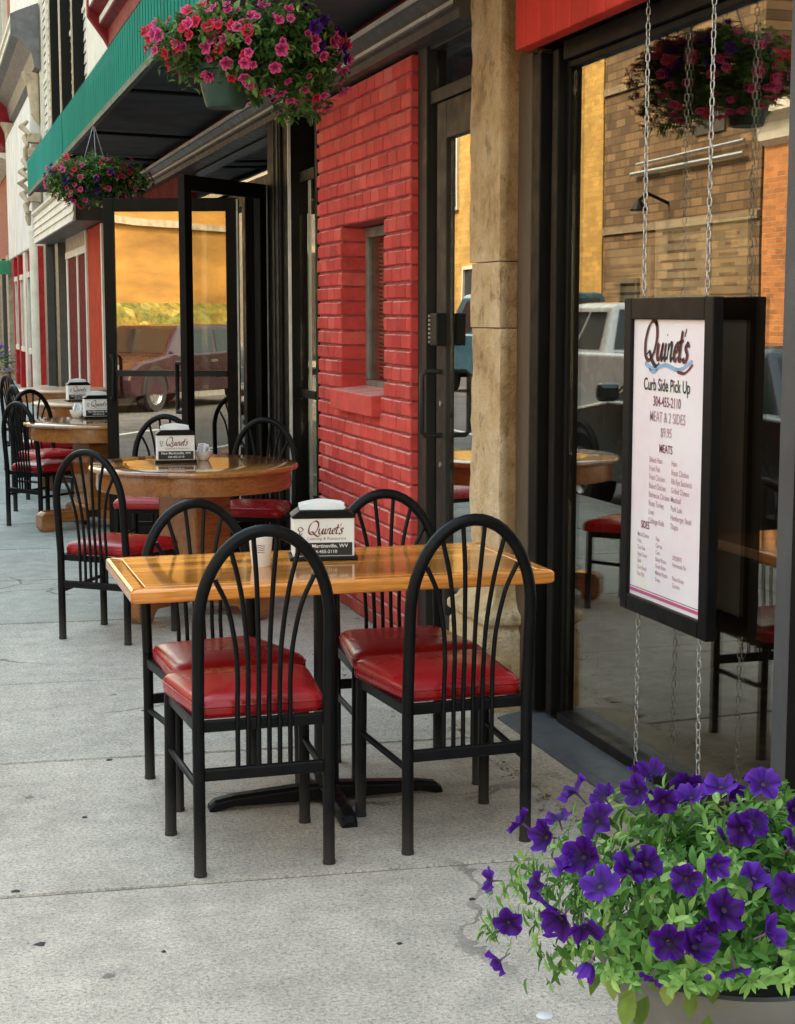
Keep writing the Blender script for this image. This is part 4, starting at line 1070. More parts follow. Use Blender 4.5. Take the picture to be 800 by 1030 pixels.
PET = {
    'purple': petal_mat('purple petunia', (.010, .001, .02), (.050, .003, .15), (.095, .008, .33), (.16, .08, .16)),
    'violet': petal_mat('violet petunia', (.02, .003, .05), (.075, .009, .26), (.14, .028, .43), (.24, .14, .26)),
    'pink': petal_mat('pink petunia', (.20, .004, .06), (.72, .05, .22), (.86, .17, .38), (.3, .12, .12)),
    'red': petal_mat('red petunia', (.16, .003, .012), (.66, .016, .05), (.74, .05, .11), (.3, .10, .10)),
}
def flower_mesh(size, nseg=30, seed=0, close=0.0, tube=1.0):
    """petunia: narrow tube that flares into a ruffled five lobed funnel, opening towards +Z"""
    rs = random.Random(seed)
    rings = [(.045, -.95 * tube, .0), (.05, -.6 * tube, .15), (.075, -.30 * tube, .28), (.14, -.10 * tube, .36), (.27, -.14, .44), (.55, .0, .62), (.82, .085, .82), (1.0, .07, 1.0)]
    ph = rs.uniform(0, 6.28); am = [rs.uniform(.85, 1.1) for _ in range(5)]
    vs = []; fs = []; ts = []
    for i, (r, z, t) in enumerate(rings):
        for j in range(nseg):
            a = 2 * math.pi * j / nseg
            lobe = abs(math.sin(2.5 * a))
            k = am[int(5 * a / (2 * math.pi)) % 5]
            w = max(0, (r - .3) / .7)
            rr = r * (1 - .24 * w * (1 - lobe ** .6)) * (1 + (k - 1) * w)
            zz = z + w * (.17 * math.sin(5 * a + ph) + .09 * math.sin(11 * a + ph * 2)) + w * close * r
            rr *= (1 - close * .45 * w)
            vs.append((rr * size * math.cos(a), rr * size * math.sin(a), zz * size)); ts.append(max(0, t - (.30 * abs(math.cos(2.5 * a + 1.5708)) ** 14 + .07 * math.sin(17 * a) ** 2) * max(0, min(1, (t - .40) * 3)) * (1.25 - .5 * t)))
    for i in range(len(rings) - 1):
        for j in range(nseg):
            fs.append((i * nseg + j, i * nseg + (j + 1) % nseg, (i + 1) * nseg + (j + 1) % nseg, (i + 1) * nseg + j))
    me = bpy.data.meshes.new('flower'); me.from_pydata(vs, [], fs)
    at = me.attributes.new('tint', 'FLOAT', 'POINT'); at.data.foreach_set('value', ts)
    for p in me.polygons: p.use_smooth = True
    return me
def place_flower(me, pos, nrm, parent, roll=0, s=1.0, name='flower'):
    o = bpy.data.objects.new(name, me); COL.objects.link(o); o.parent = parent
    q = Vector(nrm).normalized().to_track_quat('Z', 'Y').to_matrix().to_4x4()
    o.matrix_local = Matrix.Translation(Vector(pos) - wloc(parent)) @ q @ Matrix.Rotation(roll, 4, 'Z') @ Matrix.Diagonal((s, s, s * rnd(.9, 1.1), 1))
    return o
def leaf(mb, p, d, up, L, W, tint, bend=.25, rows=3):
    """one folded, curved leaf of six faces"""
    d = Vector(d).normalized(); s = d.cross(Vector(up))
    s = s.normalized() if s.length > 1e-4 else d.orthogonal().normalized()
    n = s.cross(d)
    prof = [(0, .10), (.3, .85), (.62, 1.0), (.86, .55), (1.0, .04)]
    vs = []; p = Vector(p)
    for u, w in prof:
        c = p + d * (L * u) - n * (bend * L * u * u)
        h = n * (W * w * .22)
        vs += [c - s * (W * w / 2) + h, c, c + s * (W * w / 2) + h]
    fs = []
    for i in range(4):
        q = i * 3; fs += [(q, q + 1, q + 4, q + 3), (q + 1, q + 2, q + 5, q + 4)]
    mb.add(vs, fs, tint)

# ---- foreground planter of purple petunias
PC = Vector((1.215, 2.22, .50))
FP = thing('flower_planter', 'grey urn overflowing with purple petunias at the lower edge of the view', 'planter', (PC.x, PC.y, 0))
m = MB(); m.lathe([(.10, 0), (.125, .015), (.12, .04), (.15, .22), (.185, .41), (.195, .455), (.212, .46), (.217, .482), (.212, .495), (.196, .495), (.188, .47), (.172, .43)], (PC.x, PC.y, 0), 48, cap=False)
m.build('urn', paint('grey urn', (.17, .165, .16), .5, var=.25, bump=.15), FP, smooth=True)
m = MB(); m.lathe([(.001, .448), (.18, .445)], (PC.x, PC.y, 0), 32, cap=False); m.build('soil', M['soil'], FP)
rs = random.Random(11)
def mound(th, ph):
    """surface point of the leafy mound, th around, ph from the top"""
    rx = .425 * (1 + .10 * math.sin(3 * th + 1) + .06 * math.sin(7 * th)); rz = .255 * (1 + .06 * math.sin(4 * th))
    return Vector((PC.x + rx * math.sin(ph) * math.cos(th), PC.y + rx * .92 * math.sin(ph) * math.sin(th), PC.z - .015 + rz * math.cos(ph)))
lm = MB(); sm = MB()
for i in range(620):
    th = rs.uniform(0, 2 * math.pi); ph = math.acos(rs.uniform(-.10, 1))
    front = max(0, -math.sin(th - .12)) ** .6
    ph = min(ph, 1.62 - .52 * front)
    tip = mound(th, ph) 
    k = rs.uniform(.70, 1.04) if i % 3 else rs.uniform(.95, 1.06); tip = PC + (tip - PC) * k
    base = PC + Vector((rs.uniform(-.1, .1), rs.uniform(-.1, .1), -.04))
    mid = (base + tip) / 2 + Vector((0, 0, .05))
    path = catmull([base, mid, tip], 5)
    if i % 3 == 0 and k < .90: sm.tube(path, .0018, 5)
    ax = (path[-1] - path[-3]).normalized()
    nl = rs.randint(7, 12)
    t0 = rs.uniform(.25, .75) * max(0, min(1, (k - .62) / .36))  # inner leaves tinted darker: shade inside the mound put into the colour
    for j in range(nl):
        q = rs.uniform(.45, 1.0) if j > 3 else rs.uniform(.86, 1.0); pp = path[0].lerp(path[-1], 0); idx = int(q * (len(path) - 1)); pp = path[idx]
        a = j * 2.4 + rs.uniform(-.4, .4)
        o1 = ax.orthogonal().normalized(); o2 = ax.cross(o1)
        out = o1 * math.cos(a) + o2 * math.sin(a)
        d = (out * rs.uniform(.6, 1.1) + ax * rs.uniform(.2, .9) + Vector((0, 0, .25))).normalized()
        L = rs.uniform(.014, .036) * (1.1 if q < .9 else .8)
        lm.m = 0
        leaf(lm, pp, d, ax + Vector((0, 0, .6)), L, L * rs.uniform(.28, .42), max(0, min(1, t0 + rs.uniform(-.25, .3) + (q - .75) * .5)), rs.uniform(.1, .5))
for i in range(26):                       # broad leaves hanging over the rim
    th = rs.uniform(math.pi * .75, math.pi * 1.36); r = rs.uniform(.17, .28)
    p = Vector((PC.x + r * math.cos(th), PC.y + r * math.sin(th), .515 + rs.uniform(-.05, .05)))
    d = Vector((math.cos(th) * .5, math.sin(th) * .5, rs.uniform(-1.1, -.5)))
    L = rs.uniform(.035, .062)
    lm.m = 1; leaf(lm, p, d, Vector((math.cos(th), math.sin(th), .4)), L, L * rs.uniform(.5, .66), rs.uniform(.1, 1), rs.uniform(.0, .3))
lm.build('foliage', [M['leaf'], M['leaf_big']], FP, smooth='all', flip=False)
sm.build('stems', M['stem'], FP, smooth='all', flip=False)
bm_ = MB(); bm_.tube([(0, 0, -.012), (0, 0, -.002), (0, 0, .010), (0, 0, .024), (0, 0, .034)], [.0022, .0032, .0030, .0048, .0012], 8)
for k in range(len(bm_.t)): bm_.t[k] = .2 if k < 16 else .7
bud0 = bm_.build('bud', PET['violet'], None, smooth='all'); bud_me = bud0.data; bpy.data.objects.remove(bud0)
for i in range(24):
    th = rs.uniform(math.pi * .9, math.pi * 2.1); p_ = mound(th, rs.uniform(.3, 1.3)); place_flower(bud_me, PC + (p_ - PC) * 1.03, (p_ - PC) + Vector((rs.uniform(-.2, .2), rs.uniform(-.2, .2), rs.uniform(-.05, .25))), FP, 0, rs.uniform(.8, 1.2), 'bud')
FM = {}
for c in ('purple', 'violet'):
    FM[c] = []
    for k in range(4):
        me = flower_mesh(.030, 40, k + 3, [0, .1, .28, .0][k]); me.materials.append(PET[c]); FM[c].append(me)
FM['droop'] = []
for k in range(2):
    me = flower_mesh(.027, 40, k + 20, .75); me.materials.append(PET['violet']); FM['droop'].append(me)
# x, y, z (m), facing, kind
PETUNIAS = PETUNIAS_DATA
for i, (x, y, z, nx, ny, nz, kind, s) in enumerate(PETUNIAS):
    fm = FM[kind]; place_flower(fm[i % len(fm)], (x, y, z), (nx + rs.uniform(-.45, .35), ny * .75 + rs.uniform(-.2, .2), nz + rs.uniform(-.25, .55)), FP, rs.uniform(0, 6), s * rs.uniform(.84, 1.06))
for i in range(14):                       # the far side of the mound, seen from other places
    th = rs.uniform(.7, math.pi - .7); ph = rs.uniform(.4, 1.4); p = mound(th, ph)
    place_flower(FM['purple'][i % 4], PC + (p - PC) * 1.06, (p - PC) + Vector((rs.uniform(-.1, .1), rs.uniform(-.1, .1), .1)), FP, rs.uniform(0, 6), rs.uniform(.85, 1.1))

for i in range(16):                       # and its right hand side
    th = rs.uniform(-.75, .7); p = mound(th, rs.uniform(.35, 1.35))
    place_flower(FM['purple' if i % 3 else 'violet'][i % 4], PC + (p - PC) * 1.05, (p - PC) + Vector((rs.uniform(-.15, .15), rs.uniform(-.2, .1), rs.uniform(0, .2))), FP, rs.uniform(0, 6), rs.uniform(.8, 1.05))

# ---- hanging baskets
def basket(c, pot, rad, label, nflow, mix, seed, pot_r=.15, pot_h=.17, hook=None, trail=0.0):
    rs = random.Random(seed)
    H = thing('hanging_basket', label, 'hanging basket', c, 0, 'flower baskets hung from the awning')
    c = Vector(c); pot = Vector(pot)
    m = MB(); m.lathe([(.001, -pot_h + .002), (pot_r * .62, -pot_h), (pot_r * .68, -pot_h + .012), (pot_r * .93, -.025), (pot_r * 1.03, -.02), (pot_r * 1.03, .0), (pot_r * .95, .0), (pot_r * .9, -.03), (.001, -.035)], pot, 36, cap=False)
    m.build('pot', paint('green plastic pot', (.018, .055, .035), .45, var=.2), H, smooth=True)
    m = MB()
    top = Vector(hook)
    for k in range(3):
        a = k * 2.094 + .5; m.tube([pot + Vector((pot_r * .98 * math.cos(a), pot_r * .98 * math.sin(a), -.01)), top], .0028, 5)
    m.tube([top, top + Vector((0, 0, .03)), top + Vector((.012, 0, .045)), top + Vector((.0, 0, .06))], .004, 6)
    m.build('hanger', paint('pale hanger', (.32, .33, .32), .5), H, smooth='all')
    lm = MB()
    def surf(th, ph, k):
        d = Vector((math.sin(ph) * math.cos(th), math.sin(ph) * math.sin(th), math.cos(ph)))
        bump_ = 1 + .16 * math.sin(3 * th + seed) * math.sin(ph) + .10 * math.sin(5 * th + 2 * ph)
        zz = d.z * rad[2] if d.z > 0 else d.z * rad[3] * (1 + .0 * d.x) * max(.35, 1 + (d.x - .1) * trail)
        return c + Vector((d.x * rad[0], d.y * rad[1], zz)) * k * bump_
    for i in range(1300):
        th = rs.uniform(0, 6.283); ph = math.acos(rs.uniform(-.85, 1)); k = rs.uniform(.5, 1.02)
        tip = surf(th, ph, k); ax = (tip - pot); ax.z *= .5; ax.normalize()
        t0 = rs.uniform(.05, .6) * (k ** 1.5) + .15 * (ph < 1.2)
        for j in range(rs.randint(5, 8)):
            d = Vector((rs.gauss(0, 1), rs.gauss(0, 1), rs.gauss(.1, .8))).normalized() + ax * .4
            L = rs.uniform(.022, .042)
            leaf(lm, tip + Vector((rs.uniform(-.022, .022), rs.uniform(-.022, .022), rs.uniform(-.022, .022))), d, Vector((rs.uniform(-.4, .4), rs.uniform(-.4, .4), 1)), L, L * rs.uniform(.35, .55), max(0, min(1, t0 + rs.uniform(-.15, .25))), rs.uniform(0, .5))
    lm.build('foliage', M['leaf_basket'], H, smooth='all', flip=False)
    ms = {}
    for kd in ('pink', 'red', 'purple'):
        ms[kd] = []
        for k in range(2):
            me = flower_mesh(.0235, 20, k + seed, .05, .7); me.materials.append(PET[kd]); ms[kd].append(me)
    for i in range(nflow):
        th = rs.uniform(math.pi, 2 * math.pi) if i < nflow * .8 else rs.uniform(0, math.pi); ph = math.acos(rs.uniform(-.82, .98))
        p = surf(th, ph, rs.uniform(.98, 1.10))
        n = (p - c); n = Vector((n.x / rad[0], n.y / rad[1], n.z / rad[2])) + Vector((rs.uniform(-.3, .3), rs.uniform(-.5, .1), rs.uniform(-.2, .3)))
        u = (p.x - c.x) / rad[0]
        kd = mix(u, (p.z - c.z) / rad[2], rs)
        place_flower(ms[kd][i % 2], p, n, H, rs.uniform(0, 6), rs.uniform(.8, 1.15))
    # the many smaller blooms between them
    mb = {kd: MB() for kd in ('pink', 'red', 'purple')}
    for i in range(int(nflow * 1.5)):
        th = rs.uniform(0, 6.283); ph = math.acos(rs.uniform(-.85, .98)); p = surf(th, ph, rs.uniform(.90, 1.06))
        n = Vector(((p - c).x / rad[0], (p - c).y / rad[1], (p - c).z / rad[2])) + Vector((rs.uniform(-.4, .4), rs.uniform(-.5, .2), rs.uniform(-.3, .4)))
        kd = mix((p.x - c.x) / rad[0], (p.z - c.z) / rad[2], rs); me = ms[kd][i % 2]
        X_ = Matrix.Translation(p) @ n.normalized().to_track_quat('Z', 'Y').to_matrix().to_4x4() @ Matrix.Rotation(rs.uniform(0, 6), 4, 'Z') @ Matrix.Scale(rs.uniform(.65, .95), 4)
        k0 = len(mb[kd].t); mb[kd].add([X_ @ v.co for v in me.vertices], [tuple(q.vertices) for q in me.polygons])
        for a_, d_ in enumerate(me.attributes['tint'].data): mb[kd].t[k0 + a_] = d_.value
    big = MB()
    for q, kd in enumerate(('pink', 'red', 'purple')):
        big.m = q; k0 = len(big.t); big.add(mb[kd].v, mb[kd].f)
        big.t[k0:] = mb[kd].t
    tag(big.build('blossoms', [PET['pink'], PET['red'], PET['purple']], H, smooth='all', flip=False), kind='stuff')
    return H
def mixA(u, v, rs):
    if u < -.25: return 'red' if rs.random() < .62 else 'pink'
    if u > .15 and v > .15 and rs.random() < .45: return 'purple'
    return 'pink' if rs.random() < .85 else ('red' if rs.random() < .6 else 'purple')
def mixB(u, v, rs):
    q = rs.random(); return 'pink' if q < .55 else ('red' if q < .75 else 'purple')
basket((1.215, 6.0, 2.475), (1.105, 6.0, 2.40), (.345, .29, .14, .235), 'large hanging basket of pink and red petunias close by, beside the green awning', 99, mixA, 5, .11, .15, (1.19, 6.0, 2.80), .55)
basket((1.195, 11.5, 2.40), (1.195, 11.5, 2.40), (.31, .28, .17, .17), 'smaller looking hanging basket of mixed flowers farther down, under the awning edge', 60, mixB, 9, .14, .13, (1.195, 11.5, 2.80))
# ------------------------------------------------------------------ the row of buildings farther down our side
M['cream'] = paint('cream paint', (.66, .62, .52), .6, var=.15, scale=3, bump=.15)
M['white_wall'] = paint('white stucco', (.72, .71, .67), .8, var=.15, scale=2, bump=.3)
M['pane'] = paint('dark window', (.025, .03, .035), .12, var=.3, scale=2, bump=0)
M['tan_stone2'] = paint('dull stone band', (.24, .18, .11), .8, var=.3)
M['deep_red'] = paint('deep red door paint', (.12, .008, .010), .7, spec=.05, var=.25)
M['orange_red'] = paint('orange red door paint', (.40, .040, .016), .7, spec=.05, var=.25, scale=5)
M['tan_stone'] = paint('tan stone', (.42, .34, .24), .8, var=.3, bump=.4)
M['pink_red'] = paint('faded pink red front', (.36, .030, .034), .7, spec=.05, var=.3)
M['grey_metal'] = paint('grey sheet cornice', (.12, .12, .125), .5, var=.3)
M['far_brick'] = paint('far brick', (.30, .085, .045), .8, var=.35, scale=9, bump=.4)
def part(root, name, mat, fn, bevel=0):
    m = MB(); fn(m); return m.build(name, mat, root, bevel=bevel)
def win(root, x, y0, y1, z0, z1, fmat, proud=.05, name='window', mull=0):
    fw = .10
    def fr(m):
        m.box(x - proud, x + .02, y0, y0 + fw, z0, z1); m.box(x - proud, x + .02, y1 - fw, y1, z0, z1)
        m.box(x - proud - .02, x + .02, y0 + fw, y1 - fw, z1 - fw, z1); m.box(x - proud - .02, x + .02, y0 + fw, y1 - fw, z0, z0 + fw)
        if mull: m.box(x - proud * .8, x + .02, y0 + fw, y1 - fw, (z0 + z1) / 2 - .03, (z0 + z1) / 2 + .03)
    f_ = part(root, name, fmat, fr)
    part(f_, 'pane', M['pane'], lambda m: m.box(x - .012, x - .006, y0 + fw, y1 - fw, z0 + fw, z1 - fw))
    return f_
# A: red storefront next door, clapboard canopy above
A_ = thing('storefront_building', 'narrow building with orange red storefront and cream clapboard canopy', 'building', (3, 22, 0))
part(A_, 'wall', M['cream'], lambda m: (m.box(2.16, 10, 20.5, 29.0, 2.9, 9.5), m.box(2.2, 10, 20.5, 29.0, 0, 2.9)))
part(A_, 'pilaster', M['orange_red'], lambda m: m.box(1.995, 2.2, 18.62, 20.28, .35, 2.52), .01)
part(A_, 'pilaster_trim', M['cream'], lambda m: m.box(1.975, 2.01, 18.48, 18.6, .3, 2.5))
part(A_, 'pilaster_trim', M['cream'], lambda m: m.box(1.975, 2.01, 20.3, 20.42, .3, 2.5))
part(A_, 'door_surround', M['cream'], lambda m: (m.box(2.0, 2.2, 20.42, 20.62, .3, 2.25), m.box(2.0, 2.2, 21.7, 21.85, .3, 2.25), m.box(2.0, 2.2, 23.2, 23.4, .3, 2.25), m.box(1.99, 2.2, 20.42, 23.4, 2.2505, 2.34)))
for y in (20.62, 21.85): part(A_, 'door', M['deep_red'], lambda m: m.box(2.012, 2.2, y, y + 1.35 - .27 * (y < 21), .32, 2.249), .01)
part(A_, 'lintel', M['tan_stone'], lambda m: m.box(2.0, 2.2, 20.45, 23.4, 2.341, 2.53))
part(A_, 'base', M['tan_stone'], lambda m: m.box(1.9, 2.2, 18.4, 24.5, 0, .3), .02)
def clap(m):
    for i in range(4): m.prism([(1.70, 2.53 + i * .1), (1.665, 2.53 + i * .1), (1.685, 2.63 + i * .1), (1.70, 2.63 + i * .1)], 'y', 18.5, 25.0)
    m.prism([(1.66, 2.93), (1.64, 2.95), (1.64, 2.98), (2.16, 2.98), (2.16, 2.93)], 'y', 18.48, 25.02)
part(A_, 'canopy', M['cream'], clap)
part(A_, 'canopy_soffit', M['moulding'], lambda m: m.prism([(1.702, 2.53), (2.2, 2.53), (2.2, 2.92), (1.702, 2.92)], 'y', 18.52, 24.98))
for y in (20.9, 22.6, 25.4, 27.4): win(A_, 2.16, y, y + 1.1, 3.5, 7.2, M['cream'], .05, mull=1)
part(A_, 'corner_board', M['cream'], lambda m: (m.box(2.10, 2.155, 20.5, 20.75, 3.0, 9.4), m.box(2.10, 2.155, 24.6, 24.9, 2.9, 9.4), m.box(2.10, 2.155, 28.7, 29.0, 2.9, 9.4)))
def lapped(m):
    for i in range(44):
        z = 3.0 + i * .14; m.prism([(2.159, z), (2.135, z), (2.15, z + .14), (2.159, z + .14)], 'y', 20.76, 28.69)
part(A_, 'clapboards', M['siding'], lapped)
part(A_, 'door_frame', M['moulding'], lambda m: (m.box(1.98, 2.2, 24.5, 25.0, 0, 2.9), m.box(1.98, 2.2, 26.9, 27.4, 0, 2.9), m.box(1.98, 2.2, 25.0, 26.9, 2.6, 2.9)))
part(A_, 'dark_door', M['black_plastic'], lambda m: m.box(2.1, 2.2, 25.0, 26.9, .35, 2.599))
part(A_, 'door_step', M['tan_stone'], lambda m: m.box(1.8, 2.1, 24.6, 27.3, 0, .32), .03)
# B: white fronted building with pink red storefront
B_ = thing('white_front_building', 'building with blank white upper wall over a faded pink red storefront', 'building', (3, 32, 0))
part(B_, 'wall', M['white_wall'], lambda m: (m.box(1.92, 10, 29.05, 37.0, 2.66, 5.25), m.box(2.1, 10, 29.05, 37.0, 5.25, 9.0)), .02)
part(B_, 'storefront', M['pink_red'], lambda m: m.box(2.0, 10, 29.05, 37.0, 0, 2.659))
for y in (29.4, 31.6, 33.6, 35.3):
    part(B_, 'pilaster', M['pink_red'] if y != 31.6 else M['cream'], lambda m: m.box(1.93, 2.0, y, y + .5, 0, 2.65), .01)
for y in (30.2, 32.4, 34.3): win(B_, 1.99, y, y + 1.0, .75, 2.25, M['cream'])
part(B_, 'cornice', M['grey_metal'], lambda m: m.prism([(2.09, 5.6), (2.0, 5.65), (1.95, 5.9), (1.75, 6.1), (1.62, 6.15), (1.62, 6.5), (1.72, 6.55), (2.09, 6.7)], 'y', 28.6, 36.6))
part(B_, 'cornice_band', M['cream'], lambda m: (m.box(1.61, 1.6195, 28.6, 36.6, 6.18, 6.25), m.box(1.61, 1.6195, 28.6, 36.6, 6.38, 6.46)))
for y in (28.9, 36.62): part(B_, 'bracket', M['tan_stone'], lambda m: m.prism([(2.09, 4.7), (1.95, 4.9), (1.9, 5.4), (1.8, 5.62), (2.09, 5.59)], 'y', y, y + .35), .04)
def scroll(m):
    for k in range(9):
        m.tube([(1.86 - .05 * math.sin(k * 1.3), 28.75 + .12 * math.cos(k * 2.1), 3.0 + k * .19), (1.78 + .06 * math.cos(k), 28.85, 3.15 + k * .19), (1.88, 28.95, 3.25 + k * .19)], [.03, .06, .03], 8)
    for k in range(5): m.box(1.86, 2.06, 28.72, 28.98, 3.4 + k * .25, 3.56 + k * .25)
part(B_, 'carved_corbel', M['tan_stone'], scroll, .01)
for y in (21.6, 23.4, 25.2): part(A_, 'shutter', M['black_plastic'], lambda m: m.box(2.0, 2.158, y, y + .25, 3.2, 8.5))
part(B_, 'pole', M['cream'], lambda m: m.tube([(1.9, 28.6, 0), (1.9, 28.6, 2.9)], .07, 12))
# C: far red brick
C_ = thing('brick_corner_building', 'tall red brick building with white trimmed windows at the end of the row', 'building', (3, 45, 0))
part(C_, 'wall', M['far_brick'], lambda m: m.box(2.1, 11, 37.1, 62, 2.8, 13))
part(C_, 'storefront', paint('blue shopfront', (.05, .075, .14), .5), lambda m: m.box(2.15, 11, 37.1, 62, 0, 2.79))
for y in (37.3, 40.0, 43.5, 48): part(C_, 'pilaster', M['tan_stone'] if y != 40 else M['moulding'], lambda m: m.box(1.9, 2.15, y, y + .7, 0, 2.79), .02)
part(C_, 'cornice', M['red_wood'], lambda m: m.prism([(2.09, 5.0), (1.9, 5.1), (1.5, 5.6), (1.4, 5.7), (1.4, 6.2), (2.09, 6.4)], 'y', 37.1, 60))
part(C_, 'cornice_band', M['cream'], lambda m: (m.box(1.39, 1.3995, 37.1, 60, 5.75, 5.85), m.box(1.39, 1.3995, 37.1, 60, 6.05, 6.15), m.prism([(2.09, 4.8), (1.8, 4.9), (1.8, 5.0), (2.09, 4.995)], 'y', 37.1, 60)))
for y in (38, 41, 44, 47, 50, 54): win(C_, 2.1, y, y + 1.4, 7.2, 10.6, M['cream'], .12, mull=1)
part(C_, 'hanging_sign', paint('green sign', (.02, .22, .10), .5), lambda m: m.box(1.35, 1.95, 36.9, 36.98, 2.35, 2.65), .01)
D_ = thing('end_building', 'pale building closing the row far down the street', 'building', (3, 75, 0))
part(D_, 'wall', M['tan_stone'], lambda m: m.box(2.0, 12, 62.2, 110, 0, 10))
for y in (63, 67, 71, 75, 80): win(D_, 2.0, y, y + 2, .6, 2.6, M['cream']); win(D_, 2.0, y, y + 1.4, 4.5, 7.0, M['cream'])
# planter and bench far down
p = thing('sidewalk_planter', 'small far planter with purple flowers at the edge of the sidewalk', 'planter', (1.35, 30.5, 0))
part(p, 'tub', M['tan_stone'], lambda m: m.lathe([(.16, 0), (.22, .4), (.25, .45), (.2, .45)], (1.35, 30.5, 0), 20))
m = MB(); rs2 = random.Random(3)
for k in range(220):
    d = Vector((rs2.gauss(0, 1), rs2.gauss(0, 1), rs2.gauss(.5, .8))).normalized(); q = Vector((1.35, 30.5, .55)) + d * rs2.uniform(.1, .3)
    leaf(m, q, d, (0, 0, 1), .09, .05, rs2.random())
m.build('foliage', M['leaf_basket'], p, flip=False)
m = MB()
for k in range(34):
    d = Vector((rs2.gauss(0, 1), rs2.gauss(-.4, 1), rs2.gauss(.5, .8))).normalized(); q = Vector((1.35, 30.5, .55)) + d * .33
    leaf(m, q, d, (0, 0, 1), .06, .07, 1)
m.build('blossoms', PET['violet'], p, flip=False)

# ------------------------------------------------------------------ across the street (seen in the shop windows)
OX = -11.5
def brickwall(name, c, mort, scale=1.0, var=.35):
    t = NT(name); br = t.n('ShaderNodeTexBrick'); co = t.coord()
    sp = t.n('ShaderNodeSeparateXYZ'); t.l(co, sp.inputs[0]); cb = t.n('ShaderNodeCombineXYZ')
    t.l(sp.outputs[1], cb.inputs[0]); t.l(sp.outputs[2], cb.inputs[1]); t.l(cb.outputs[0], br.inputs['Vector'])
    br.inputs['Scale'].default_value = 1; br.inputs['Brick Width'].default_value = .42 * scale; br.inputs['Row Height'].default_value = .15 * scale; br.inputs['Mortar Size'].default_value = .012 * scale
    br.inputs['Color1'].default_value = (*[x * (1 - var) for x in c], 1); br.inputs['Color2'].default_value = (*[x * (1 + var) for x in c], 1); br.inputs['Mortar'].default_value = (*mort, 1)
    n = t.noise(co, 1.3, 5, .6)
    cc = t.mix(.6, br.outputs[0], t.mix(1, br.outputs[0], t.ramp(n, [(.3, (.6, .6, .6)), (.7, (1.3, 1.3, 1.3))]), 'MULTIPLY'))
    b = t.bsdf(cc, .85, 0, .3); return t.done(b)
M['yellow_wall'] = brickwall('yellow sunlit brick', (.50, .30, .075), (.4, .27, .1), .8, .2)
M['brown_wall'] = brickwall('brown brick', (.19, .12, .062), (.075, .055, .035), 1.25, .42)
M['orange_wall'] = brickwall('orange brick', (.52, .20, .06), (.4, .3, .2), .7, .25)
M['mural'] = paint('weathered yellow plaster', (.40, .205, .042), .85, var=.45, scale=1.1, stretch=(1, .3, 1.4), bump=.2)
M['grey_wall'] = brickwall('pale grey brick', (.34, .34, .35), (.3, .3, .3), 1.0, .2)
def across(name, label, y0, y1, h, mat, wins=(), corn=None, stories=2, wmat=None):
    t = thing(name, label, 'building', (OX - 3, (y0 + y1) / 2, 0))
    part(t, 'wall', mat, lambda m: m.box(OX - 9, OX, y0, y1, 0, h))
    if corn: part(t, 'cornice', corn, lambda m: m.prism([(OX + .002, h - .7), (OX + .15, h - .6), (OX + .2, h - .3), (OX + .45, h - .15), (OX + .45, h + .05), (OX + .002, h + .1)], 'y', y0, y1))
    for (a, b, c, d) in wins:
        fw = .1
        def fr(m):
            m.box(OX + .002, OX + .08, a, a + fw, c, d); m.box(OX + .002, OX + .08, b - fw, b, c, d); m.box(OX + .002, OX + .1, a + fw, b - fw, d - fw, d); m.box(OX + .002, OX + .12, a + fw, b - fw, c, c + fw)
        w_ = part(t, 'window', wmat or M['cream'], fr)
        part(w_, 'pane', M['pane'], lambda m: m.box(OX + .004, OX + .01, a + fw, b - fw, c + fw, d - fw))
    return t
across('yellow_building', 'low sunlit yellow building across the street, behind the viewer', -17, -1, 7.5, M['mural'], [(y, y + 1.6, 4.9, 6.4) for y in (-16, -3)], M['tan_stone'])
across('grey_building', 'pale grey building across the street, opposite the tables', -.9, 21.6, 8.5, M['grey_wall'], [(y, y + 1.6, 4.8, 7.0) for y in (2, 6, 10, 14, 18)] + [(y, y + 2.6, .6, 2.6) for y in (1, 7, 12, 17)], M['tan_stone'])
across('grey_corner_building', 'grey building across the street far behind the viewer', -45, -17.1, 8, M['grey_wall'], [(y, y + 1.6, 4.8, 7.0) for y in (-40, -34, -28, -22)])
across('orange_brick_building', 'low orange brick building with pale cornice across the street', 21.7, 28.6, 5.4, M['orange_wall'], [(23, 24.6, .8, 2.8), (25.6, 27.4, .8, 2.8)], M['cream'])
bb = across('brown_brick_building', 'tall dull brown brick building across the street', 28.7, 36.3, 10.5, M['brown_wall'], [(34.2, 35.2, .0, 2.3)], None, wmat=M['moulding'])
part(bb, 'wall_pipe', M['steel'], lambda m: (m.tube([(OX + .12, 29.2, 4.65), (OX + .12, 34.5, 4.65)], .05, 8), m.tube([(OX + .12, 29.2, 4.9), (OX + .12, 34.2, 4.85)], .035, 8)))
yb = across('tall_yellow_building', 'tall sunlit yellow building far across the street', 36.4, 56, 12, M['yellow_wall'], [(y, y + 1.5, c, c + 2.6) for y in range(38, 55, 3) for c in (4.6, 8.4)] + [(y, y + 2.4, .5, 2.9) for y in range(39, 53, 5)], M['tan_stone'])
across('far_row_building', 'tan building closing the far side of the street', 56.1, 130, 9, M['tan_stone'], [(y, y + 2, 4.6, 7.2) for y in range(58, 120, 5)])

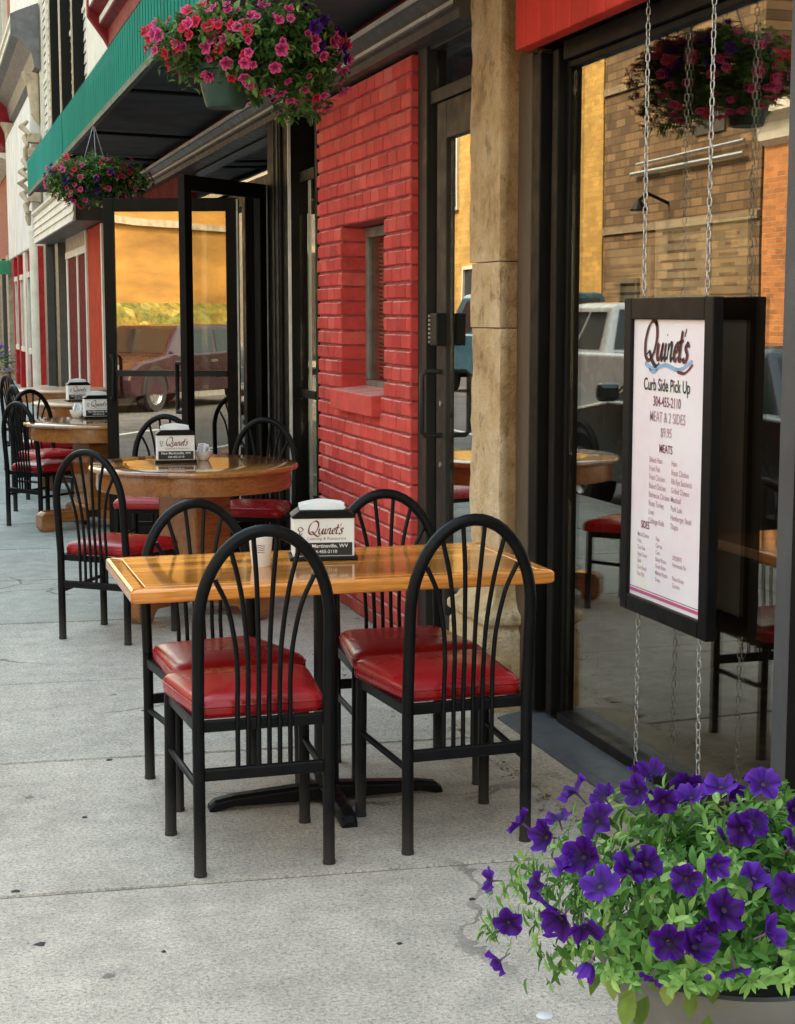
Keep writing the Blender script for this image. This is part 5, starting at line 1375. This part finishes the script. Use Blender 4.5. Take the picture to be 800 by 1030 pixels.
yl = bpy.data.objects['yellow_building']
def rubble():
    t = NT('rubble and weeds'); co = t.coord((1, 1, 1.6)); vo = t.n('ShaderNodeTexVoronoi'); vo.inputs['Scale'].default_value = 2.6; t.l(co, vo.inputs['Vector'])
    c = t.ramp(vo.outputs['Color'], [(0, (.05, .07, .015)), (.35, (.30, .22, .05)), (.6, (.12, .14, .03)), (1, (.52, .40, .13))])
    c = t.mix(.7, c, t.mix(1, c, t.ramp(t.noise(co, 6, 5, .7), [(.35, (.3, .3, .3)), (.65, (1.4, 1.4, 1.4))]), 'MULTIPLY'))
    return t.done(t.bsdf(c, .9, 0, .1))
part(yl, 'rubble_base', rubble(), lambda m: m.prism([(OX + .003, 0), (OX + .55, 0), (OX + .4, .9), (OX + .2, 1.5), (OX + .003, 1.7)], 'y', -17, -1))
part(yl, 'downpipe', M['moulding'], lambda m: m.tube([(OX + .1, -6.1, 1.72), (OX + .1, -6.1, 7)], .07, 8))
for z_ in (3.3, 5.1): part(yl, 'string_course', M['tan_stone'], lambda m: m.box(OX + .003, OX + .1, -17, -1, z_, z_ + .14))
bb_ = bpy.data.objects['brown_brick_building']
for z_ in (3.35, 6.6): part(bb_, 'stone_band', M['tan_stone2'], lambda m: m.box(OX + .003, OX + .06, 28.7, 36.3, z_, z_ + .16))
part(bb_, 'bricked_up_window', M['moulding'], lambda m: m.box(OX + .003, OX + .05, 30.2, 31.5, 5.2, 6.4))
part(bb_, 'wall_lamp', M['black_plastic'], lambda m: (m.tube([(OX, 32.8, 3.9), (OX + .5, 32.8, 4.1), (OX + .7, 32.8, 3.95)], .04, 6), m.lathe([(.05, 3.95), (.2, 3.75), (.2, 3.72)], (OX + .7, 32.8, 0), 14)))

# ------------------------------------------------------------------ parked vehicles (seen in the shop windows)
M['tyre'] = paint('tyre rubber', (.02, .02, .02), .8, var=.2)
M['chrome'] = paint('wheel metal', (.5, .5, .5), .25, .9, var=.1)
M['car_glass'] = paint('car glass', (.012, .016, .018), .05, 0, var=.2, bump=0, spec=.8)
M['lamp_red'] = paint('tail lamp red', (.35, .01, .01), .15, var=.1, bump=0, coat=.5)
M['lamp_clear'] = paint('head lamp', (.6, .6, .6), .12, .3, var=.1, bump=0, coat=.5)
M['lamp_amber'] = paint('amber lamp', (.7, .25, .02), .15, var=.1, bump=0)
def vehicle(name, label, cat, x, y, col, L, Wd, body, cab, glassy, zg=-.15, wheels=(.18, .80), wr=.33, metal=.4, rot=0, bed=None):
    """body: side outline (y, z); cab: list of (y, half width, z) cross sections from front to back bottom/top pairs"""
    t = thing(name, label, cat, (x, y, zg), 0, 'vehicles parked along the street')
    pm = paint(name + ' paint ' + str(y), col, .25, metal, .08, 2, 0, coat=.8)
    ox, oy = x, y
    # body loft across the width, rounded towards the sides
    hw = Wd / 2; secs = [(-hw, .93, .06), (-hw * .97, .985, .02), (-hw * .9, 1, 0), (hw * .9, 1, 0), (hw * .97, .985, .02), (hw, .93, .06)]
    cyv = sum(p[0] for p in body) / len(body); czv = .55
    vs = []; fs = []; n = len(body)
    for (xx, s, dz) in secs:
        for (by, bz) in body: vs.append((ox + xx, oy + cyv + (by - cyv) * (1 - (1 - s) * .45), zg + czv + (bz - czv) * s))
    for i in range(len(secs) - 1):
        for j in range(n): fs.append((i * n + j, i * n + (j + 1) % n, (i + 1) * n + (j + 1) % n, (i + 1) * n + j))
    fs += [tuple(range(n))[::-1], tuple((len(secs) - 1) * n + j for j in range(n))]
    m = MB(); m.add(vs, fs); m.build('body', pm, t, bevel=.015)
    # cabin: belt outline to roof outline
    (f0, b0, zb), (f1, b1, zt), (wb, wt) = cab
    vs = []; k = 0
    rows = [(f0, b0, wb, zb), (f0 + (f1 - f0) * .92, b0 + (b1 - b0) * .92, wb + (wt - wb) * .9, zb + (zt - zb) * .9), (f1 , b1, wt * .94, zt - .02), (f1 - .12, b1 + .12, wt * .8, zt)]
    for (a, b, w2, z) in rows: vs += [(ox - w2, oy + a, zg + z), (ox + w2, oy + a, zg + z), (ox + w2, oy + b, zg + z), (ox - w2, oy + b, zg + z)]
    fs = []
    for i in range(3):
        for j in range(4): fs.append((i * 4 + j, i * 4 + (j + 1) % 4, i * 4 + 4 + (j + 1) % 4, i * 4 + 4 + j))
    fs.append((12, 13, 14, 15))
    m = MB(); m.add(vs, fs); m.build('cabin', pm, t, bevel=.03)
    def lerp(a, b, q): return a + (b - a) * q
    def side_pt(sx, q, r):       # q along (front to back), r up
        fy = lerp(f0, f1, r * .92); by = lerp(b0, b1, r * .92); w2 = lerp(wb, wb + (wt - wb) * .9 / .92 * .92, r)
        return (ox + sx * (w2 + .006), oy + lerp(fy, by, q), zg + lerp(zb, zb + (zt - zb) * .9, r))
    for sx in (-1, 1):
        for (qa, qb) in glassy:
            m = MB(); m.quad(side_pt(sx, qa, .08), side_pt(sx, qb, .08), side_pt(sx, qb, .9), side_pt(sx, qa, .9)); m.build('side_window', M['car_glass'], t)
    for (yy0, yy1, s) in ((f0, f1, 1), (b0, b1, -1)):
        m = MB(); q = [(r, lerp(wb, wt, r) * .88) for r in (.08, .86)]
        P = [(ox + sg * w2, oy + lerp(yy0, yy1, r * (.92 / .9)) + s * .012, zg + lerp(zb, zt, r)) for (r, w2), sg in ((q[0], -1), (q[0], 1), (q[1], 1), (q[1], -1))]
        m.quad(*P); m.build('windscreen' if s > 0 else 'rear_window', M['car_glass'], t)
    fy = max(p[0] for p in body); ry = min(p[0] for p in body)
    for wq in wheels:
        wy = oy + fy - wq * (fy - ry)
        for sx in (-1, 1):
            xc = ox + sx * (hw - .10)
            m = MB(); m.lathe([(wr * .62, -.10), (wr * .95, -.11), (wr, -.07), (wr, .07), (wr * .95, .11), (wr * .62, .10)], (xc, wy, zg + wr), 28, 'x', cap=False); wh = m.build('wheel', M['tyre'], t, smooth=True)
            m = MB(); m.lathe([(.02, sx * .07), (wr * .2, sx * .085), (wr * .55, sx * .06), (wr * .64, sx * .10), (wr * .64, -sx * .09)], (xc, wy, zg + wr), 28, 'x', cap=False); m.build('rim', M['chrome'], wh, smooth=True)
            m = MB(); pts = [(ox + sx * (hw - .012), wy + (wr + .06) * math.cos(a), zg + wr + (wr + .06) * math.sin(a)) for a in [k * math.pi / 14 for k in range(15)]]
            m.tube(pts, .04, 6); m.build('wheel_arch', M['tyre'], t)
    zl = zg + cab[0][2] * .78
    for sx in (-1, 1):
        m = MB(); m.box(ox + sx * (hw - .32) - .15, ox + sx * (hw - .32) + .15, oy + fy - .10, oy + fy - .01, zl - .07, zl + .07); m.build('headlight', M['lamp_clear'], t, bevel=.02)
        m = MB(); m.box(ox + sx * (hw - .2) - .12, ox + sx * (hw - .2) + .12, oy + ry + .01, oy + ry + .10, zl - .06, zl + .09); m.build('tail_light', M['lamp_red'], t, bevel=.02)
        m = MB(); m.box(ox + sx * (hw + .11) - .09, ox + sx * (hw + .11) + .09, oy + f0 - .45, oy + f0 - .33, zg + zb + .02, zg + zb + .17); m.build('mirror', pm, t, bevel=.04)
        m = MB(); m.box(ox + sx * hw - .012, ox + sx * hw + .012, oy + lerp(f0, b0, .5), oy + lerp(f0, b0, .5) + .2, zg + zb - .14, zg + zb - .10); m.build('door_handle', M['chrome'], t, bevel=.005)
    m = MB(); m.box(ox - hw * .55, ox + hw * .55, oy + fy - .06, oy + fy + .012, zg + .42, zg + .58); m.build('grille', M['black_plastic'], t, bevel=.01)
    for s, yy in ((1, fy), (-1, ry)):
        m = MB(); m.box(ox - hw * .96, ox + hw * .96, oy + yy - .05, oy + yy + .05, zg + .26, zg + .40); m.build('bumper', M['black_plastic'] if bed is None else M['chrome'], t, bevel=.03)
    return t
SEDAN = [(2.25, .35), (2.28, .55), (2.2, .70), (1.9, .82), (.95, .95), (-1.55, .98), (-2.2, .96), (-2.3, .80), (-2.28, .40), (-2.1, .28), (2.1, .28)]
vehicle('parked_sedan', 'dark grey sedan parked at the kerb, mirrored in the shop window', 'car', KX - 1.15, 11.2, (.05, .052, .055), 4.6, 1.8, SEDAN, ((1.05, -1.75, .93), (.30, -1.15, 1.42), (.84, .62)), ((.16, .50), (.54, .86)))
vehicle('parked_car', 'very dark red hatchback parked across the street by the yellow building', 'car', -8.5, -4.6, (.045, .010, .016), 4.2, 1.76, SEDAN, ((1.05, -2.1, .93), (.35, -1.75, 1.45), (.83, .64)), ((.16, .48), (.52, .90)))
PICK = [(2.75, .45), (2.78, .85), (2.7, 1.05), (1.5, 1.18), (-2.75, 1.20), (-2.8, .60), (-2.7, .42), (2.6, .42)]
vehicle('pickup_truck', 'silver pickup truck standing in the far lane', 'truck', -4.4, 18.6, (.74, .75, .76), 5.6, 1.98, PICK, ((1.35, -.75, 1.17), (.65, -.55, 1.78), (.92, .72)), ((.14, .52), (.56, .92)), wr=.39, metal=.15, bed=1)
VAN = [(2.4, .45), (2.45, .9), (2.3, 1.1), (1.6, 1.25), (-2.4, 1.25), (-2.45, .6), (-2.35, .42), (2.3, .42)]
vehicle('parked_van', 'teal blue van parked far across the street', 'van', -7.4, 31.0, (.03, .13, .19), 4.9, 1.95, VAN, ((1.65, -2.4, 1.22), (.9, -2.25, 2.05), (.95, .82)), ((.12, .36), (.40, .64), (.68, .94)), wr=.36)
# ------------------------------------------------------------------ light and camera
EL, AZ = R(47), R(78)          # sun above and behind our own row of buildings
w = bpy.data.worlds.new("World"); scene.world = w; w.use_nodes = True
nt = w.node_tree; nt.nodes.clear()
sky = nt.nodes.new('ShaderNodeTexSky'); sky.sky_type = 'NISHITA'; sky.sun_disc = False
sky.sun_elevation = EL; sky.sun_rotation = AZ; sky.air_density = 2.8; sky.dust_density = 5.0; sky.ozone_density = 1.0
bg = nt.nodes.new('ShaderNodeBackground'); bg.inputs[1].default_value = .74
wo = nt.nodes.new('ShaderNodeOutputWorld')
nt.links.new(sky.outputs[0], bg.inputs[0]); nt.links.new(bg.outputs[0], wo.inputs[0])
ld = bpy.data.lights.new('sun', 'SUN'); ld.energy = 4.2; ld.angle = R(.5); ld.color = (1.0, .95, .87)
lo = bpy.data.objects.new('sun', ld); COL.objects.link(lo)
sd = Vector((math.sin(AZ) * math.cos(EL), math.cos(AZ) * math.cos(EL), math.sin(EL)))
lo.rotation_euler = sd.to_track_quat('Z', 'Y').to_euler(); lo.location = (20, 10, 30)

cd = bpy.data.cameras.new('camera'); cam = bpy.data.objects.new('camera', cd); COL.objects.link(cam)
f, cy = 1620.0, 515.0
cd.sensor_fit = 'VERTICAL'; cd.sensor_height = 36.0; cd.lens = f / 1030 * 36.0
cd.clip_start = .05; cd.clip_end = 2000
pitch = math.atan(200 / f); yaw = math.atan(480 / math.hypot(f, 200))
cam.location = (0, 0, 1.5); cam.rotation_euler = (R(90) - pitch, 0, -yaw)
scene.camera = cam
scene.view_settings.view_transform = 'Standard'; scene.view_settings.look = 'None'
scene.view_settings.exposure = 0; scene.view_settings.gamma = 1
scene.render.engine = 'CYCLES'
scene.cycles.max_bounces = 10; scene.cycles.transparent_max_bounces = 16
